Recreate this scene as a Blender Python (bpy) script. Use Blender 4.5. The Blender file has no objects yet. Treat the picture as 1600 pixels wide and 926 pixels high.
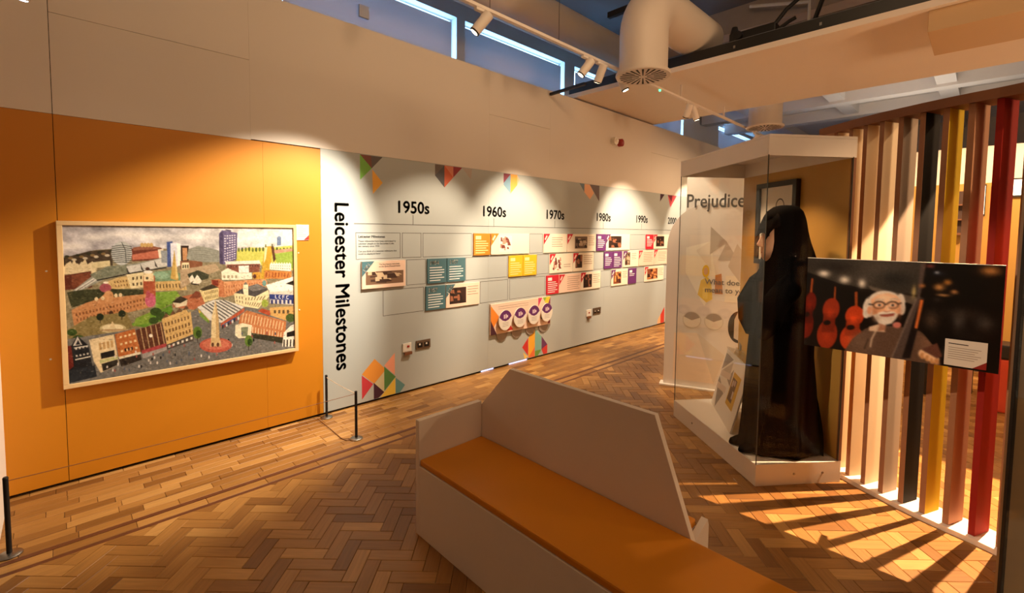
import bpy, bmesh, math, random
import numpy as np
from mathutils import Vector, Matrix

random.seed(4)
sc = bpy.context.scene
COL = sc.collection

# ------------------------------------------------------------------ camera
cam = bpy.data.objects.new('camera', bpy.data.cameras.new('camera'))
COL.objects.link(cam)
Rc, Uc, Fc = Vector((.7156, -.6984, .0104)), Vector((.0327, .0484, .9983)), Vector((.6974, .7143, -.0574))
mc = Matrix((Rc, Uc, -Fc)).transposed().to_4x4()
mc.translation = Vector((0, 0, 1.7))
cam.matrix_world = mc
cam.data.sensor_width = 36
cam.data.lens = 36 * 720.96 / 1600
cam.data.shift_y = -59.4 / 1600
cam.data.clip_start = .02
sc.camera = cam

# ------------------------------------------------------------------ daylight outside the windows
wd = bpy.data.worlds.new('sky')
sc.world = wd
wd.use_nodes = True
bgn = wd.node_tree.nodes['Background']
bgn.inputs[0].default_value = (.30, .62, 1.0, 1)
bgn.inputs[1].default_value = 14.0

# ------------------------------------------------------------------ exposure
sc.view_settings.view_transform = 'Standard'
sc.view_settings.look = 'None'
sc.view_settings.gamma = 1
sc.view_settings.use_curve_mapping = False
sc.view_settings.exposure = 0.0
sc.cycles.max_bounces = 10
sc.cycles.diffuse_bounces = 5
sc.cycles.transparent_max_bounces = 24
sc.cycles.sample_clamp_indirect = 4
sc.cycles.caustics_reflective = False
sc.cycles.caustics_refractive = False

WARM = (1, .64, .35)
SPOTC = (1, .77, .53)

def area(name, loc, target, size, power, color=WARM, size_y=None):
    l = bpy.data.lights.new(name, 'AREA')
    l.energy = power; l.color = color; l.size = size
    if size_y: l.shape = 'RECTANGLE'; l.size_y = size_y
    o = bpy.data.objects.new(name, l); COL.objects.link(o)
    o.location = loc
    o.rotation_euler = (Vector(target) - Vector(loc)).to_track_quat('-Z', 'Y').to_euler()
    return o

def spot(name, loc, target, power, angle, blend=.35, color=WARM, radius=.03):
    l = bpy.data.lights.new(name, 'SPOT')
    l.energy = power; l.color = color; l.spot_size = math.radians(angle); l.spot_blend = blend
    l.shadow_soft_size = radius
    o = bpy.data.objects.new(name, l); COL.objects.link(o)
    o.location = loc
    o.rotation_euler = (Vector(target) - Vector(loc)).to_track_quat('-Z', 'Y').to_euler()
    return o

# unseen fills added for room, soffit and duct; lamps around and behind the slats
area('room_fill_light', (1.8, -2.2, 4.6), (2.2, .2, 0), 2.2, 46)
area('room_fill_light', (-1.8, 1.0, 4.6), (-.4, 1.8, 0), 1.6, 14)
area('soffit_fill_light', (4.4, -3.2, 2.4), (6.4, 0.6, 3.6), .8, 110)  # fill added to brighten the soffit from below
spot('slat_spot_light', (4.86, -.375, 3.40), (3.62, .28, 0), 2600, 36, .12, radius=.012)
spot('slat_spot_light', (4.86, -.36, 3.40), (3.72, .32, 1.9), 110, 80, .6, radius=.012)  # weaker, wider beam added at the same spot to brighten the slat tops
spot('slat_front_spot_light', (2.5, -2.3, 3.5), (3.70, .20, 1.55), 260, 34, .5)
spot('photo_panel_spot_light', (1.3, 1.9, 3.4), (3.46, .34, 1.2), 330, 25, .5, SPOTC)
area('duct_fill_light', (2.0, .6, 4.5), (4.4, 4.6, 4.5), .8, 38)  # fill added to brighten the duct above the wall
spot('back_room_spot_light', (7.0, -.9, 3.3), (8.9, .0, 1.3), 420, 80, .5)
area('back_room_light', (7.2, .8, 3.5), (7.4, .3, 0), .8, 60)
area('far_hall_light', (11.5, 1.0, 3.2), (11.5, 1.0, 5), 2.0, 32, (1, .82, .62))
area('far_hall_light', (8.6, 2.6, 3.3), (8.2, 3.0, 0), .6, 45)

# ------------------------------------------------------------------ helpers
def s2l(c):
    return tuple(((v / 255) / 12.92 if v / 255 <= .04045 else ((v / 255 + .055) / 1.055) ** 2.4) for v in c)

def mat(name, rgb, rough=.6, metal=0, var=.0, scale=8, bump=0.0, bscale=60, spec=.5, emit=None, estr=0, coat=0):
    m = bpy.data.materials.new(name); m.use_nodes = True
    nt = m.node_tree; b = nt.nodes['Principled BSDF']
    c = s2l(rgb)
    b.inputs['Base Color'].default_value = (*c, 1)
    b.inputs['Roughness'].default_value = rough
    b.inputs['Metallic'].default_value = metal
    b.inputs['Specular IOR Level'].default_value = spec
    b.inputs['Coat Weight'].default_value = coat
    tc = nt.nodes.new('ShaderNodeTexCoord')
    if var:
        n = nt.nodes.new('ShaderNodeTexNoise'); n.inputs['Scale'].default_value = scale; n.inputs['Detail'].default_value = 4
        nt.links.new(tc.outputs['Object'], n.inputs['Vector'])
        mx = nt.nodes.new('ShaderNodeMixRGB')
        mx.inputs[1].default_value = (*[v * (1 - var) for v in c], 1)
        mx.inputs[2].default_value = (*[min(1, v * (1 + var)) for v in c], 1)
        nt.links.new(n.outputs['Fac'], mx.inputs[0]); nt.links.new(mx.outputs[0], b.inputs['Base Color'])
    if bump:
        n2 = nt.nodes.new('ShaderNodeTexNoise'); n2.inputs['Scale'].default_value = bscale; n2.inputs['Detail'].default_value = 3
        nt.links.new(tc.outputs['Object'], n2.inputs['Vector'])
        bp = nt.nodes.new('ShaderNodeBump'); bp.inputs['Strength'].default_value = bump; bp.inputs['Distance'].default_value = .01
        nt.links.new(n2.outputs['Fac'], bp.inputs['Height']); nt.links.new(bp.outputs[0], b.inputs['Normal'])
    if emit:
        b.inputs['Emission Color'].default_value = (*s2l(emit), 1); b.inputs['Emission Strength'].default_value = estr
    return m

def print_mat(name, rough=.5):
    m = bpy.data.materials.new(name); m.use_nodes = True
    nt = m.node_tree; b = nt.nodes['Principled BSDF']
    a = nt.nodes.new('ShaderNodeVertexColor'); a.layer_name = 'Col'
    nt.links.new(a.outputs[0], b.inputs['Base Color']); b.inputs['Roughness'].default_value = rough
    return m

def glass_mat(name, tint=(1, 1, 1), refl=1.0):
    m = bpy.data.materials.new(name); m.use_nodes = True
    nt = m.node_tree; nt.nodes.remove(nt.nodes['Principled BSDF'])
    out = nt.nodes['Material Output']
    t = nt.nodes.new('ShaderNodeBsdfTransparent'); t.inputs[0].default_value = (*tint, 1)
    g = nt.nodes.new('ShaderNodeBsdfGlossy'); g.inputs['Roughness'].default_value = .0
    f = nt.nodes.new('ShaderNodeLayerWeight'); f.inputs['Blend'].default_value = .5
    pw_ = nt.nodes.new('ShaderNodeMath'); pw_.operation = 'POWER'; pw_.inputs[1].default_value = 5
    ma_ = nt.nodes.new('ShaderNodeMath'); ma_.operation = 'MULTIPLY_ADD'; ma_.inputs[1].default_value = .96; ma_.inputs[2].default_value = .04
    k = nt.nodes.new('ShaderNodeMath'); k.operation = 'MULTIPLY'; k.inputs[1].default_value = refl; k.use_clamp = True
    x = nt.nodes.new('ShaderNodeMixShader')
    nt.links.new(f.outputs['Facing'], pw_.inputs[0]); nt.links.new(pw_.outputs[0], ma_.inputs[0]); nt.links.new(ma_.outputs[0], k.inputs[0]); nt.links.new(k.outputs[0], x.inputs[0])
    nt.links.new(t.outputs[0], x.inputs[1]); nt.links.new(g.outputs[0], x.inputs[2]); nt.links.new(x.outputs[0], out.inputs[0])
    return m

def blind_mat():
    m = mat('grey_blind_fabric', (196, 190, 192), .9, bump=.05, bscale=200)
    nt = m.node_tree; t = nt.nodes.new('ShaderNodeBsdfTranslucent'); t.inputs[0].default_value = (.8, .72, .74, 1)
    x = nt.nodes.new('ShaderNodeMixShader'); x.inputs[0].default_value = .16
    nt.links.new(nt.nodes['Principled BSDF'].outputs[0], x.inputs[1]); nt.links.new(t.outputs[0], x.inputs[2]); nt.links.new(x.outputs[0], nt.nodes['Material Output'].inputs[0])
    return m

def wood_mat(name, stops, per_island, grain_axis=0):
    m = bpy.data.materials.new(name); m.use_nodes = True
    nt = m.node_tree; N = nt.nodes; L = nt.links; b = N['Principled BSDF']
    if per_island:
        g = N.new('ShaderNodeNewGeometry'); rnd = g.outputs['Random Per Island']
    else:
        g = N.new('ShaderNodeObjectInfo'); rnd = g.outputs['Random']
    r = N.new('ShaderNodeValToRGB')
    while len(r.color_ramp.elements) < len(stops): r.color_ramp.elements.new(.5)
    for e, (p, c) in zip(r.color_ramp.elements, stops):
        e.position = p; e.color = (*s2l(c), 1)
    L.new(rnd, r.inputs[0])
    tc = N.new('ShaderNodeTexCoord'); mp = N.new('ShaderNodeMapping')
    mp.inputs['Scale'].default_value = (5, 70, 20) if not per_island else (18, 18, 18)
    src = tc.outputs['Object']
    ad = N.new('ShaderNodeVectorMath'); ad.operation = 'ADD'
    sc_ = N.new('ShaderNodeVectorMath'); sc_.operation = 'SCALE'; sc_.inputs[3].default_value = 13.0
    cb = N.new('ShaderNodeCombineXYZ'); L.new(rnd, cb.inputs[0]); L.new(rnd, cb.inputs[1]); L.new(cb.outputs[0], sc_.inputs[0])
    L.new(src, ad.inputs[0]); L.new(sc_.outputs[0], ad.inputs[1]); L.new(ad.outputs[0], mp.inputs['Vector'])
    n = N.new('ShaderNodeTexNoise'); n.inputs['Scale'].default_value = 1; n.inputs['Detail'].default_value = 5
    L.new(mp.outputs[0], n.inputs['Vector'])
    mr = N.new('ShaderNodeMapRange'); mr.inputs['To Min'].default_value = .62; mr.inputs['To Max'].default_value = 1.3
    L.new(n.outputs['Fac'], mr.inputs[0])
    mx = N.new('ShaderNodeVectorMath'); mx.operation = 'SCALE'
    L.new(r.outputs[0], mx.inputs[0]); L.new(mr.outputs[0], mx.inputs[3]); L.new(mx.outputs[0], b.inputs['Base Color'])
    b.inputs['Roughness'].default_value = .42
    b.inputs['Specular IOR Level'].default_value = .4
    bp = N.new('ShaderNodeBump'); bp.inputs['Strength'].default_value = .08; bp.inputs['Distance'].default_value = .004
    L.new(n.outputs['Fac'], bp.inputs['Height']); L.new(bp.outputs[0], b.inputs['Normal'])
    return m

class MB:
    def __init__(s): s.v = []; s.f = []; s.c = []
    def quad(s, pts, col=None):
        i = len(s.v); s.v += [tuple(p) for p in pts]; s.f.append(tuple(range(i, i + len(pts)))); s.c.append(col); return s
    def obox(s, c, ux, uy, uz, col=None):
        c, ux, uy, uz = map(Vector, (c, ux, uy, uz)); i = len(s.v)
        for a in (-1, 1):
            for b in (-1, 1):
                for d in (-1, 1): s.v.append(tuple(c + ux * a + uy * b + uz * d))
        for q in ((0, 1, 3, 2), (4, 6, 7, 5), (0, 4, 5, 1), (2, 3, 7, 6), (0, 2, 6, 4), (1, 5, 7, 3)):
            s.f.append(tuple(i + k for k in q)); s.c.append(col)
        return s
    def box(s, x0, x1, y0, y1, z0, z1, col=None):
        return s.obox(((x0 + x1) / 2, (y0 + y1) / 2, (z0 + z1) / 2), (abs(x1 - x0) / 2, 0, 0), (0, abs(y1 - y0) / 2, 0), (0, 0, abs(z1 - z0) / 2), col)
    def prism(s, pts, O, U, V, W, col=None):       # polygon pts in U,V at O, extruded by vector W
        O, U, V, W = map(Vector, (O, U, V, W)); n = len(pts); i = len(s.v)
        for k in (0, 1): s.v += [tuple(O + U * p[0] + V * p[1] + W * k) for p in pts]
        s.f.append(tuple(i + k for k in range(n))); s.c.append(col)
        s.f.append(tuple(i + n + k for k in reversed(range(n)))); s.c.append(col)
        for k in range(n):
            s.f.append((i + k, i + n + k, i + n + (k + 1) % n, i + (k + 1) % n)); s.c.append(col)
        return s
    def rings(s, rs, cap=True, closed=True):
        n = len(rs[0]); i = len(s.v)
        for r in rs: s.v += [tuple(p) for p in r]
        for a in range(len(rs) - 1):
            for k in range(n if closed else n - 1):
                k2 = (k + 1) % n
                s.f.append((i + a * n + k, i + a * n + k2, i + (a + 1) * n + k2, i + (a + 1) * n + k)); s.c.append(None)
        if cap:
            s.f.append(tuple(i + k for k in reversed(range(n)))); s.c.append(None)
            s.f.append(tuple(i + (len(rs) - 1) * n + k for k in range(n))); s.c.append(None)
        return s
    def tube(s, path, rad, seg=12, cap=True):
        P = [Vector(p) for p in path]; rs = []
        rr = rad if isinstance(rad, (list, tuple)) else [rad] * len(P)
        up = None
        for k, p in enumerate(P):
            d = (P[min(k + 1, len(P) - 1)] - P[max(k - 1, 0)]).normalized()
            if up is None: up = Vector((0, 0, 1)) if abs(d.z) < .9 else Vector((1, 0, 0))
            a = d.cross(up).normalized(); b = a.cross(d).normalized(); up = b
            rs.append([p + (a * math.cos(t) + b * math.sin(t)) * rr[k] for t in [2 * math.pi * j / seg for j in range(seg)]])
        return s.rings(rs, cap)
    def lathe(s, prof, c, seg=24, cap=True):
        c = Vector(c)
        return s.rings([[c + Vector((r * math.cos(t), r * math.sin(t), z)) for t in [2 * math.pi * j / seg for j in range(seg)]] for r, z in prof], cap)

def add(name, mb, m, parent=None, smooth=False, bevel=0.0, sub=0):
    me = bpy.data.meshes.new(name)
    off = Vector((0, 0, 0)); p = parent
    while p is not None: off += p.location; p = p.parent
    me.from_pydata([tuple(Vector(v) - off) for v in mb.v], [], mb.f)
    if any(c is not None for c in mb.c):
        at = me.color_attributes.new('Col', 'FLOAT_COLOR', 'CORNER')
        arr = []
        for f, c in zip(mb.f, mb.c):
            cc = (*s2l(c or (255, 255, 255)), 1)
            for _ in f: arr.extend(cc)
        at.data.foreach_set('color', arr)
    bm = bmesh.new(); bm.from_mesh(me)
    if not any(c is not None for c in mb.c):
        bmesh.ops.recalc_face_normals(bm, faces=bm.faces)
    if bevel:
        es = [e for e in bm.edges if len(e.link_faces) == 2 and e.calc_face_angle(0) > .5]
        bmesh.ops.bevel(bm, geom=es, offset=bevel, segments=2, affect='EDGES', profile=.6)
    bm.to_mesh(me); bm.free()
    me.materials.append(m)
    if smooth:
        me.polygons.foreach_set('use_smooth', [True] * len(me.polygons))
        try: me.set_sharp_from_angle(angle=math.radians(40))
        except Exception: pass
    o = bpy.data.objects.new(name, me); COL.objects.link(o)
    if parent is not None: o.parent = parent
    if sub:
        md = o.modifiers.new('sub', 'SUBSURF'); md.levels = sub; md.render_levels = sub
    return o

def tag(o, label, cat, group=None):
    o['label'] = label; o['category'] = cat
    if group: o['group'] = group
    return o

def thing(name, label, cat, loc=(0, 0, 0), group=None):
    o = bpy.data.objects.new(name, None); COL.objects.link(o); o.location = loc
    o.empty_display_size = .1
    return tag(o, label, cat, group)

def struct(o): o['kind'] = 'structure'; return o

def text(name, body, size, O, U, V, m, parent, bold=0, align='LEFT', lift=.0006, width=1.0, depth=0.0003):
    c = bpy.data.curves.new(name, 'FONT'); c.body = body; c.size = size; c.align_x = align
    c.extrude = depth; c.resolution_u = 3; c.space_line = 1.05
    t = bpy.data.objects.new(name, c); COL.objects.link(t)
    dg = bpy.context.evaluated_depsgraph_get()
    me = bpy.data.meshes.new_from_object(t.evaluated_get(dg))
    bpy.data.objects.remove(t); bpy.data.curves.remove(c)
    O, U, V = Vector(O), Vector(U).normalized(), Vector(V).normalized(); W = U.cross(V)
    off = Vector((0, 0, 0)); p = parent
    while p is not None: off += p.location; p = p.parent
    for v in me.vertices:
        v.co = O + U * (v.co.x * width) + V * v.co.y + W * (v.co.z + lift) - off
    if bold:                                   # heavier strokes: the outline laid down five times, a stroke apart
        bm = bmesh.new()
        for du, dv in ((0, 0), (bold, 0), (-bold, 0), (0, bold), (0, -bold)):
            n0 = len(bm.verts); bm.from_mesh(me); bm.verts.ensure_lookup_table()
            for v in bm.verts[n0:]: v.co += U * du + V * dv
        bm.to_mesh(me); bm.free()
    me.materials.clear(); me.materials.append(m)
    o = bpy.data.objects.new(name, me); COL.objects.link(o); o.parent = parent
    return o

# numpy painter: an image raster whose pixels become the vertex colours of a fine print grid
class Ras:
    def __init__(s, w, h, H, ss=3):
        s.ss = ss; s.w, s.h = w * ss, h * ss; s.H = H
        s.a = np.zeros((s.h, s.w, 3)); s.Y, s.X = np.mgrid[0:s.h, 0:s.w]
    def T(s, pts):
        p = np.array([(x, y, 1.) for x, y in pts]) @ s.H.T
        return p[:, :2] / p[:, 2:] * np.array([s.w, s.h])
    def poly(s, pts, col, alpha=1., raw=False):
        q = np.array(pts, float) if raw else s.T(pts)
        x0, y0 = np.clip(np.floor(q.min(0)).astype(int), 0, [s.w, s.h]); x1, y1 = np.clip(np.ceil(q.max(0)).astype(int) + 1, 0, [s.w, s.h])
        if x1 <= x0 or y1 <= y0: return
        X = s.X[y0:y1, x0:x1] + .5; Y = s.Y[y0:y1, x0:x1] + .5; ins = np.zeros(X.shape, bool)
        for k in range(len(q)):
            (ax, ay), (bx, by) = q[k], q[k - 1]
            if ay == by: continue
            ins ^= ((ay > Y) != (by > Y)) & (X < (bx - ax) * (Y - ay) / (by - ay) + ax)
        v = s.a[y0:y1, x0:x1]; v[ins] = v[ins] * (1 - alpha) + np.array(col) * alpha
    def ell(s, cx, cy, rx, ry, col, alpha=1., n=28):
        s.poly([(cx + rx * math.cos(t), cy + ry * math.sin(t)) for t in [2 * math.pi * k / n for k in range(n)]], col, alpha)
    def line(s, pts, wd, col, alpha=1.):
        for (ax, ay), (bx, by) in zip(pts, pts[1:]):
            l = math.hypot(bx - ax, by - ay) or 1; nx, ny = -(by - ay) / l * wd / 2, (bx - ax) / l * wd / 2
            s.poly([(ax + nx, ay + ny), (bx + nx, by + ny), (bx - nx, by - ny), (ax - nx, ay - ny)], col, alpha)
    def blob(s, cx, cy, rx, ry, col, alpha=1.):
        c = s.T([(cx, cy)])[0]; e = s.T([(cx + rx, cy), (cx, cy + ry)]); a = abs(e[0][0] - c[0]) + 1e-6; b = abs(e[1][1] - c[1]) + 1e-6
        w = np.exp(-(((s.X - c[0]) / a) ** 2 + ((s.Y - c[1]) / b) ** 2))[..., None] * alpha
        s.a = s.a * (1 - w) + np.array(col) * w
    def grid(s, quad, nx, ny, col, fx=.5, fy=.55, alpha=1.):    # rows of windows on a quad a,b,c,d (tl,tr,br,bl)
        A, B, C, D = [np.array(p, float) for p in quad]
        P = lambda u, v: tuple((A * (1 - u) + B * u) * (1 - v) + (D * (1 - u) + C * u) * v)
        for i in range(nx):
            for j in range(ny):
                u0, u1 = (i + .5 - fx / 2) / nx, (i + .5 + fx / 2) / nx; v0, v1 = (j + .5 - fy / 2) / ny, (j + .5 + fy / 2) / ny
                s.poly([P(u0, v0), P(u1, v0), P(u1, v1), P(u0, v1)], col, alpha)
    def noise(s, amp, cell, seed, lo=0., hi=1.):
        r = np.random.RandomState(seed); gh, gw = int(s.h / cell) + 3, int(s.w / cell) + 3
        g = r.rand(gh, gw) - .5; yy, xx = s.Y / cell, s.X / cell; yi, xi = yy.astype(int), xx.astype(int)
        fy, fx = yy - yi, xx - xi; fy = fy * fy * (3 - 2 * fy); fx = fx * fx * (3 - 2 * fx)
        n = (g[yi, xi] * (1 - fx) + g[yi, xi + 1] * fx) * (1 - fy) + (g[yi + 1, xi] * (1 - fx) + g[yi + 1, xi + 1] * fx) * fy
        y0, y1 = int(lo * s.h), int(hi * s.h)
        s.a[y0:y1] = s.a[y0:y1] + (n * amp)[y0:y1, :, None]
    def blur(s, n):
        for ax in (0, 1):
            p = np.concatenate([np.repeat(s.a.take([0], ax), n, ax), s.a, np.repeat(s.a.take([-1], ax), n, ax)], ax); c = np.cumsum(p, ax)
            c = np.concatenate([np.zeros_like(c.take([0], ax)), c], ax); m = 2 * n + 1
            s.a = (c.take(range(m, c.shape[ax]), ax) - c.take(range(0, c.shape[ax] - m), ax)) / m
    def out(s):
        k = s.ss; return np.clip(s.a.reshape(s.h // k, k, s.w // k, k, 3).mean((1, 3)), 0, 255)

def homog(src):
    dst = [(0, 0), (1, 0), (1, 1), (0, 1)]; A = []; b = []
    for (x, y), (u, v) in zip(src, dst):
        A += [[x, y, 1, 0, 0, 0, -u * x, -u * y], [0, 0, 0, x, y, 1, -v * x, -v * y]]; b += [u, v]
    return np.append(np.linalg.solve(np.array(A), np.array(b)), 1).reshape(3, 3)

def raster_mesh(name, img, TL, U, V, m, parent):   # U, V: full extents (V points down)
    h, w, _ = img.shape; TL, U, V = np.array(TL, float), np.array(U, float), np.array(V, float)
    off = Vector((0, 0, 0)); p = parent
    while p is not None: off += p.location; p = p.parent
    uu, vv = np.meshgrid(np.linspace(0, 1, w), np.linspace(0, 1, h))
    co = TL + uu[..., None] * U + vv[..., None] * V - np.array(off)
    me = bpy.data.meshes.new(name); nq = (w - 1) * (h - 1)
    me.vertices.add(w * h); me.vertices.foreach_set('co', co.reshape(-1))
    idx = np.arange(w * h).reshape(h, w)
    q = np.stack([idx[:-1, :-1], idx[1:, :-1], idx[1:, 1:], idx[:-1, 1:]], -1).reshape(-1)
    me.loops.add(nq * 4); me.loops.foreach_set('vertex_index', q.astype(np.int32))
    me.polygons.add(nq); me.polygons.foreach_set('loop_start', np.arange(0, nq * 4, 4, dtype=np.int32))
    me.update(calc_edges=True); me.validate()
    at = me.color_attributes.new('Col', 'FLOAT_COLOR', 'POINT')
    c = img.reshape(-1, 3) / 255; c = np.where(c <= .04045, c / 12.92, ((c + .055) / 1.055) ** 2.4)
    at.data.foreach_set('color', np.hstack([c, np.ones((len(c), 1))]).reshape(-1))
    me.materials.append(m)
    o = bpy.data.objects.new(name, me); COL.objects.link(o); o.parent = parent
    return o

# ------------------------------------------------------------------ materials
M = dict(
    cream=mat('cream_wall_paint', (222, 214, 204), .75, var=.02, scale=1.5),
    orange=mat('orange_wall_paint', (198, 127, 14), .55, var=.03, scale=2),
    bluegrey=mat('pale_blue_grey_paint', (174, 181, 180), .6, var=.015, scale=2),
    outer=mat('white_plaster', (205, 203, 204), .85, var=.03, bump=.05),
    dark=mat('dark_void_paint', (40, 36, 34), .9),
    ceil=mat('grey_ceiling_paint', (120, 122, 128), .9, var=.12, scale=1.2),
    conc=mat('beige_concrete', (170, 155, 140), .9, var=.08),
    raft=mat('white_soffit_board', (226, 216, 204), .8, var=.015),
    blind=blind_mat(),
    white=mat('white_lacquer', (228, 220, 212), .45, var=.015, bump=.02),
    bench=mat('white_laminate', (226, 214, 202), .5, var=.02, bump=.02, bscale=150),
    cushion=mat('mustard_vinyl', (204, 128, 10), .5, var=.05, scale=5, bump=.04, bscale=90),
    mustard=mat('mustard_board', (186, 142, 66), .6, var=.03),
    black=mat('black_metal', (18, 17, 17), .45),
    blackm=mat('black_powder_coat', (30, 28, 28), .5, metal=.3),
    steel=mat('brushed_steel', (150, 146, 140), .35, metal=1),
    duct=mat('painted_duct', (208, 196, 184), .5, bump=.03, bscale=20),
    fabric=mat('black_cloth', (5, 5, 6), .95, bump=.2, bscale=120, spec=.04),
    skin=mat('mannequin_skin', (214, 176, 156), .55),
    ink=mat('black_ink', (22, 20, 20), .6),
    inkgrey=mat('grey_ink', (112, 108, 102), .7),
    inkline=mat('timeline_ink', (84, 80, 76), .7),
    inkwhite=mat('white_ink', (240, 238, 230), .6),
    board_edge=mat('board_edge', (215, 205, 190), .6),
    frame=mat('pale_wood_frame', (222, 190, 140), .5, var=.08, scale=20),
    brownwood=mat('brown_timber', (120, 76, 48), .6, var=.12, scale=12),
    edge=mat('brown_shaded_slat_edge', (150, 104, 74), .6, var=.08, scale=14),  # brown holds the shade on the unlit front edges
    glass=glass_mat('case_glass', (.98, .99, .985), .8),
    wglass=glass_mat('window_glass', (.95, .97, 1), .8),
    fglass=glass_mat('coated_front_glass', (.985, .99, .985), .22),
    acrylic=glass_mat('clear_acrylic', (.95, .96, .95), 1.5),
    glassedge=mat('dark_glass_edge', (48, 52, 46), .3),
    cord=mat('elastic_cord', (120, 75, 40), .6),
    lens=mat('lamp_lens', (255, 240, 220), .3, emit=(255, 225, 180), estr=18),
    ledgreen=mat('green_status_lamp', (60, 200, 120), .3, emit=(60, 220, 130), estr=6),
    red=mat('red_plastic', (150, 28, 24), .4),
    plastic=mat('white_plastic', (225, 220, 210), .4),
    socket=mat('brushed_brass_grey', (128, 112, 96), .4, metal=.7),
    print=print_mat('printed_ink', .5), paint=print_mat('oil_paint', .45), photo=print_mat('photo_print', .35),
    gold=mat('gold_ring', (200, 150, 60), .3, metal=1),
    bronze=mat('bronze_panel', (172, 142, 106), .35, var=.1, scale=3),
)
WOOD = [(0, (116, 76, 34)), (.12, (130, 88, 42)), (.45, (148, 104, 52)), (.8, (162, 117, 62)), (1, (180, 136, 78))]
M['wood'] = wood_mat('oak_block', WOOD, False)
M['woodi'] = wood_mat('oak_block_far', WOOD, True)
DARKW = [(0, (70, 36, 20)), (.5, (88, 48, 28)), (1, (110, 62, 36))]
M['walnut'] = wood_mat('dark_inlay', DARKW, True)

YW = 4.175           # face of the display wall
# ------------------------------------------------------------------ floor
base = struct(add('floor', MB().box(-3, 17, -6, 5.5, -.12, -.010), mat('floor_base', (74, 44, 26), .6)))
LB, WB = .2286, .0762
def block_mesh(l, w, name):
    mb = MB(); g = .0007; c = .0022
    a, b = l / 2 - g, w / 2 - g
    mb.rings([[(-a, -b, -.010), (a, -b, -.010), (a, b, -.010), (-a, b, -.010)],
              [(-a, -b, -c), (a, -b, -c), (a, b, -c), (-a, b, -c)],
              [(-a + c, -b + c, 0), (a - c, -b + c, 0), (a - c, b - c, 0), (-a + c, b - c, 0)]], True)
    return mb
items = []
s45 = math.sqrt(.5)
for gx in range(-60, 160):
    for gy in range(-100, 100):
        d = (gx - gy) % 6
        if d == 0: cu, cv, ang = (gx + 1.5) * WB, (gy + .5) * WB, math.pi / 4
        elif d == 5: cu, cv, ang = (gx + .5) * WB, (gy + 1.5) * WB, 3 * math.pi / 4
        else: continue
        x, y = (cu - cv) * s45, (cu + cv) * s45
        if -.6 < x < 8.2 and -3.4 < y < 3.36: items.append((x, y, ang, LB, 'block'))
for x in np.arange(-.6, 9.6, LB * 1.5):    # straight band between the inlay lines
    items.append((x, 3.325, 0, LB * 1.5, 'plank'))
rows = np.arange(3.437, 4.19, .0745)
for j, y in enumerate(rows):
    x = -.6 - random.random() * .3
    while x < 9.6:
        l = random.choice([.2286, .2286, .30, .2286, .36])
        items.append((x + l / 2, y, 0, l, 'plank')); x += l
def vis(it):
    x, y = it[0], it[1]; d = x * Fc.x + y * Fc.y; r = x * Rc.x + y * Rc.y
    return d / math.hypot(x, y) if d > .3 and abs(r) < d * 1.2 and d * 1.05 > 2.2 and x * x + y * y > .1 else None
meshes = {}
far = MB(); wood_n = {'block': 0, 'plank': 0}
items.sort(key=lambda t: math.hypot(t[0], t[1]))
YB = 3.2545
def cut_block(x, y, ang, l):
    a, b = l / 2 - .0007, WB / 2 - .0007; ca, sa = math.cos(ang), math.sin(ang)
    q = [(x + u * ca - v * sa, y + u * sa + v * ca) for u, v in ((-a, -b), (a, -b), (a, b), (-a, b))]; out = []
    for k in range(4):
        (x0, y0), (x1, y1) = q[k], q[(k + 1) % 4]
        if y0 <= YB: out.append((x0, y0))
        if (y0 <= YB) != (y1 <= YB): t = (YB - y0) / (y1 - y0); out.append((x0 + t * (x1 - x0), YB))
    return out
for it in items:
    x, y, ang, l, kind = it
    if kind == 'block':
        top = y + max(abs(math.sin(ang) * l / 2 + math.cos(ang) * WB / 2), abs(math.sin(ang) * l / 2 - math.cos(ang) * WB / 2))
        if top > YB:
            p_ = cut_block(x, y, ang, l)
            if len(p_) >= 3 and x * Fc.x + y * Fc.y > 1.6:
                o = add('cut_floor_block', MB().prism([(u - x, v - y) for u, v in p_], (0, 0, -.010), (1, 0, 0), (0, 1, 0), (0, 0, .0098)), M['wood'], base)
                o.location = (x, y, random.uniform(-.0006, 0))
            continue
    front = x * Fc.x + y * Fc.y; side = x * Rc.x + y * Rc.y
    seen = front > 1.9 and abs(side) < front * 1.15 + .1
    under_bench = 1.5 < x < 2.0 and -.5 < y < 2.0
    dz = random.uniform(-.0007, .0004); da = random.uniform(-.002, .002)
    w = WB if kind == 'block' else .0745
    if seen and not under_bench and wood_n[kind] < 298:
        wood_n[kind] += 1
        key = (kind, round(l, 3))
        if key not in meshes:
            o = add('floor_block' if kind == 'block' else 'floor_plank', block_mesh(l, w, kind), M['wood'], base); meshes[key] = o
        else:
            o = meshes[key].copy(); COL.objects.link(o)
        o.location = (x, y, dz); o.rotation_euler = (0, 0, ang + da)
    elif front > .3 and abs(side) < front * 1.5 + 1.2:
        ca, sa = math.cos(ang), math.sin(ang); b_ = block_mesh(l, w, kind); i0 = len(far.v)
        far.v += [(x + v[0] * ca - v[1] * sa, y + v[0] * sa + v[1] * ca, v[2] + dz) for v in b_.v]
        far.f += [tuple(i0 + k for k in f) for f in b_.f]; far.c += [None] * len(b_.f)
fo = add('distant_floor_blocks', far, M['woodi'], base); fo['kind'] = 'stuff'
add('dark_inlay_strip', MB().box(-.6, 9.6, 3.365, 3.398, -.010, -.0004), M['walnut'], base)
add('dark_inlay_strip', MB().box(-.6, 9.6, 3.255, 3.283, -.010, -.0004), M['walnut'], base)

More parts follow.
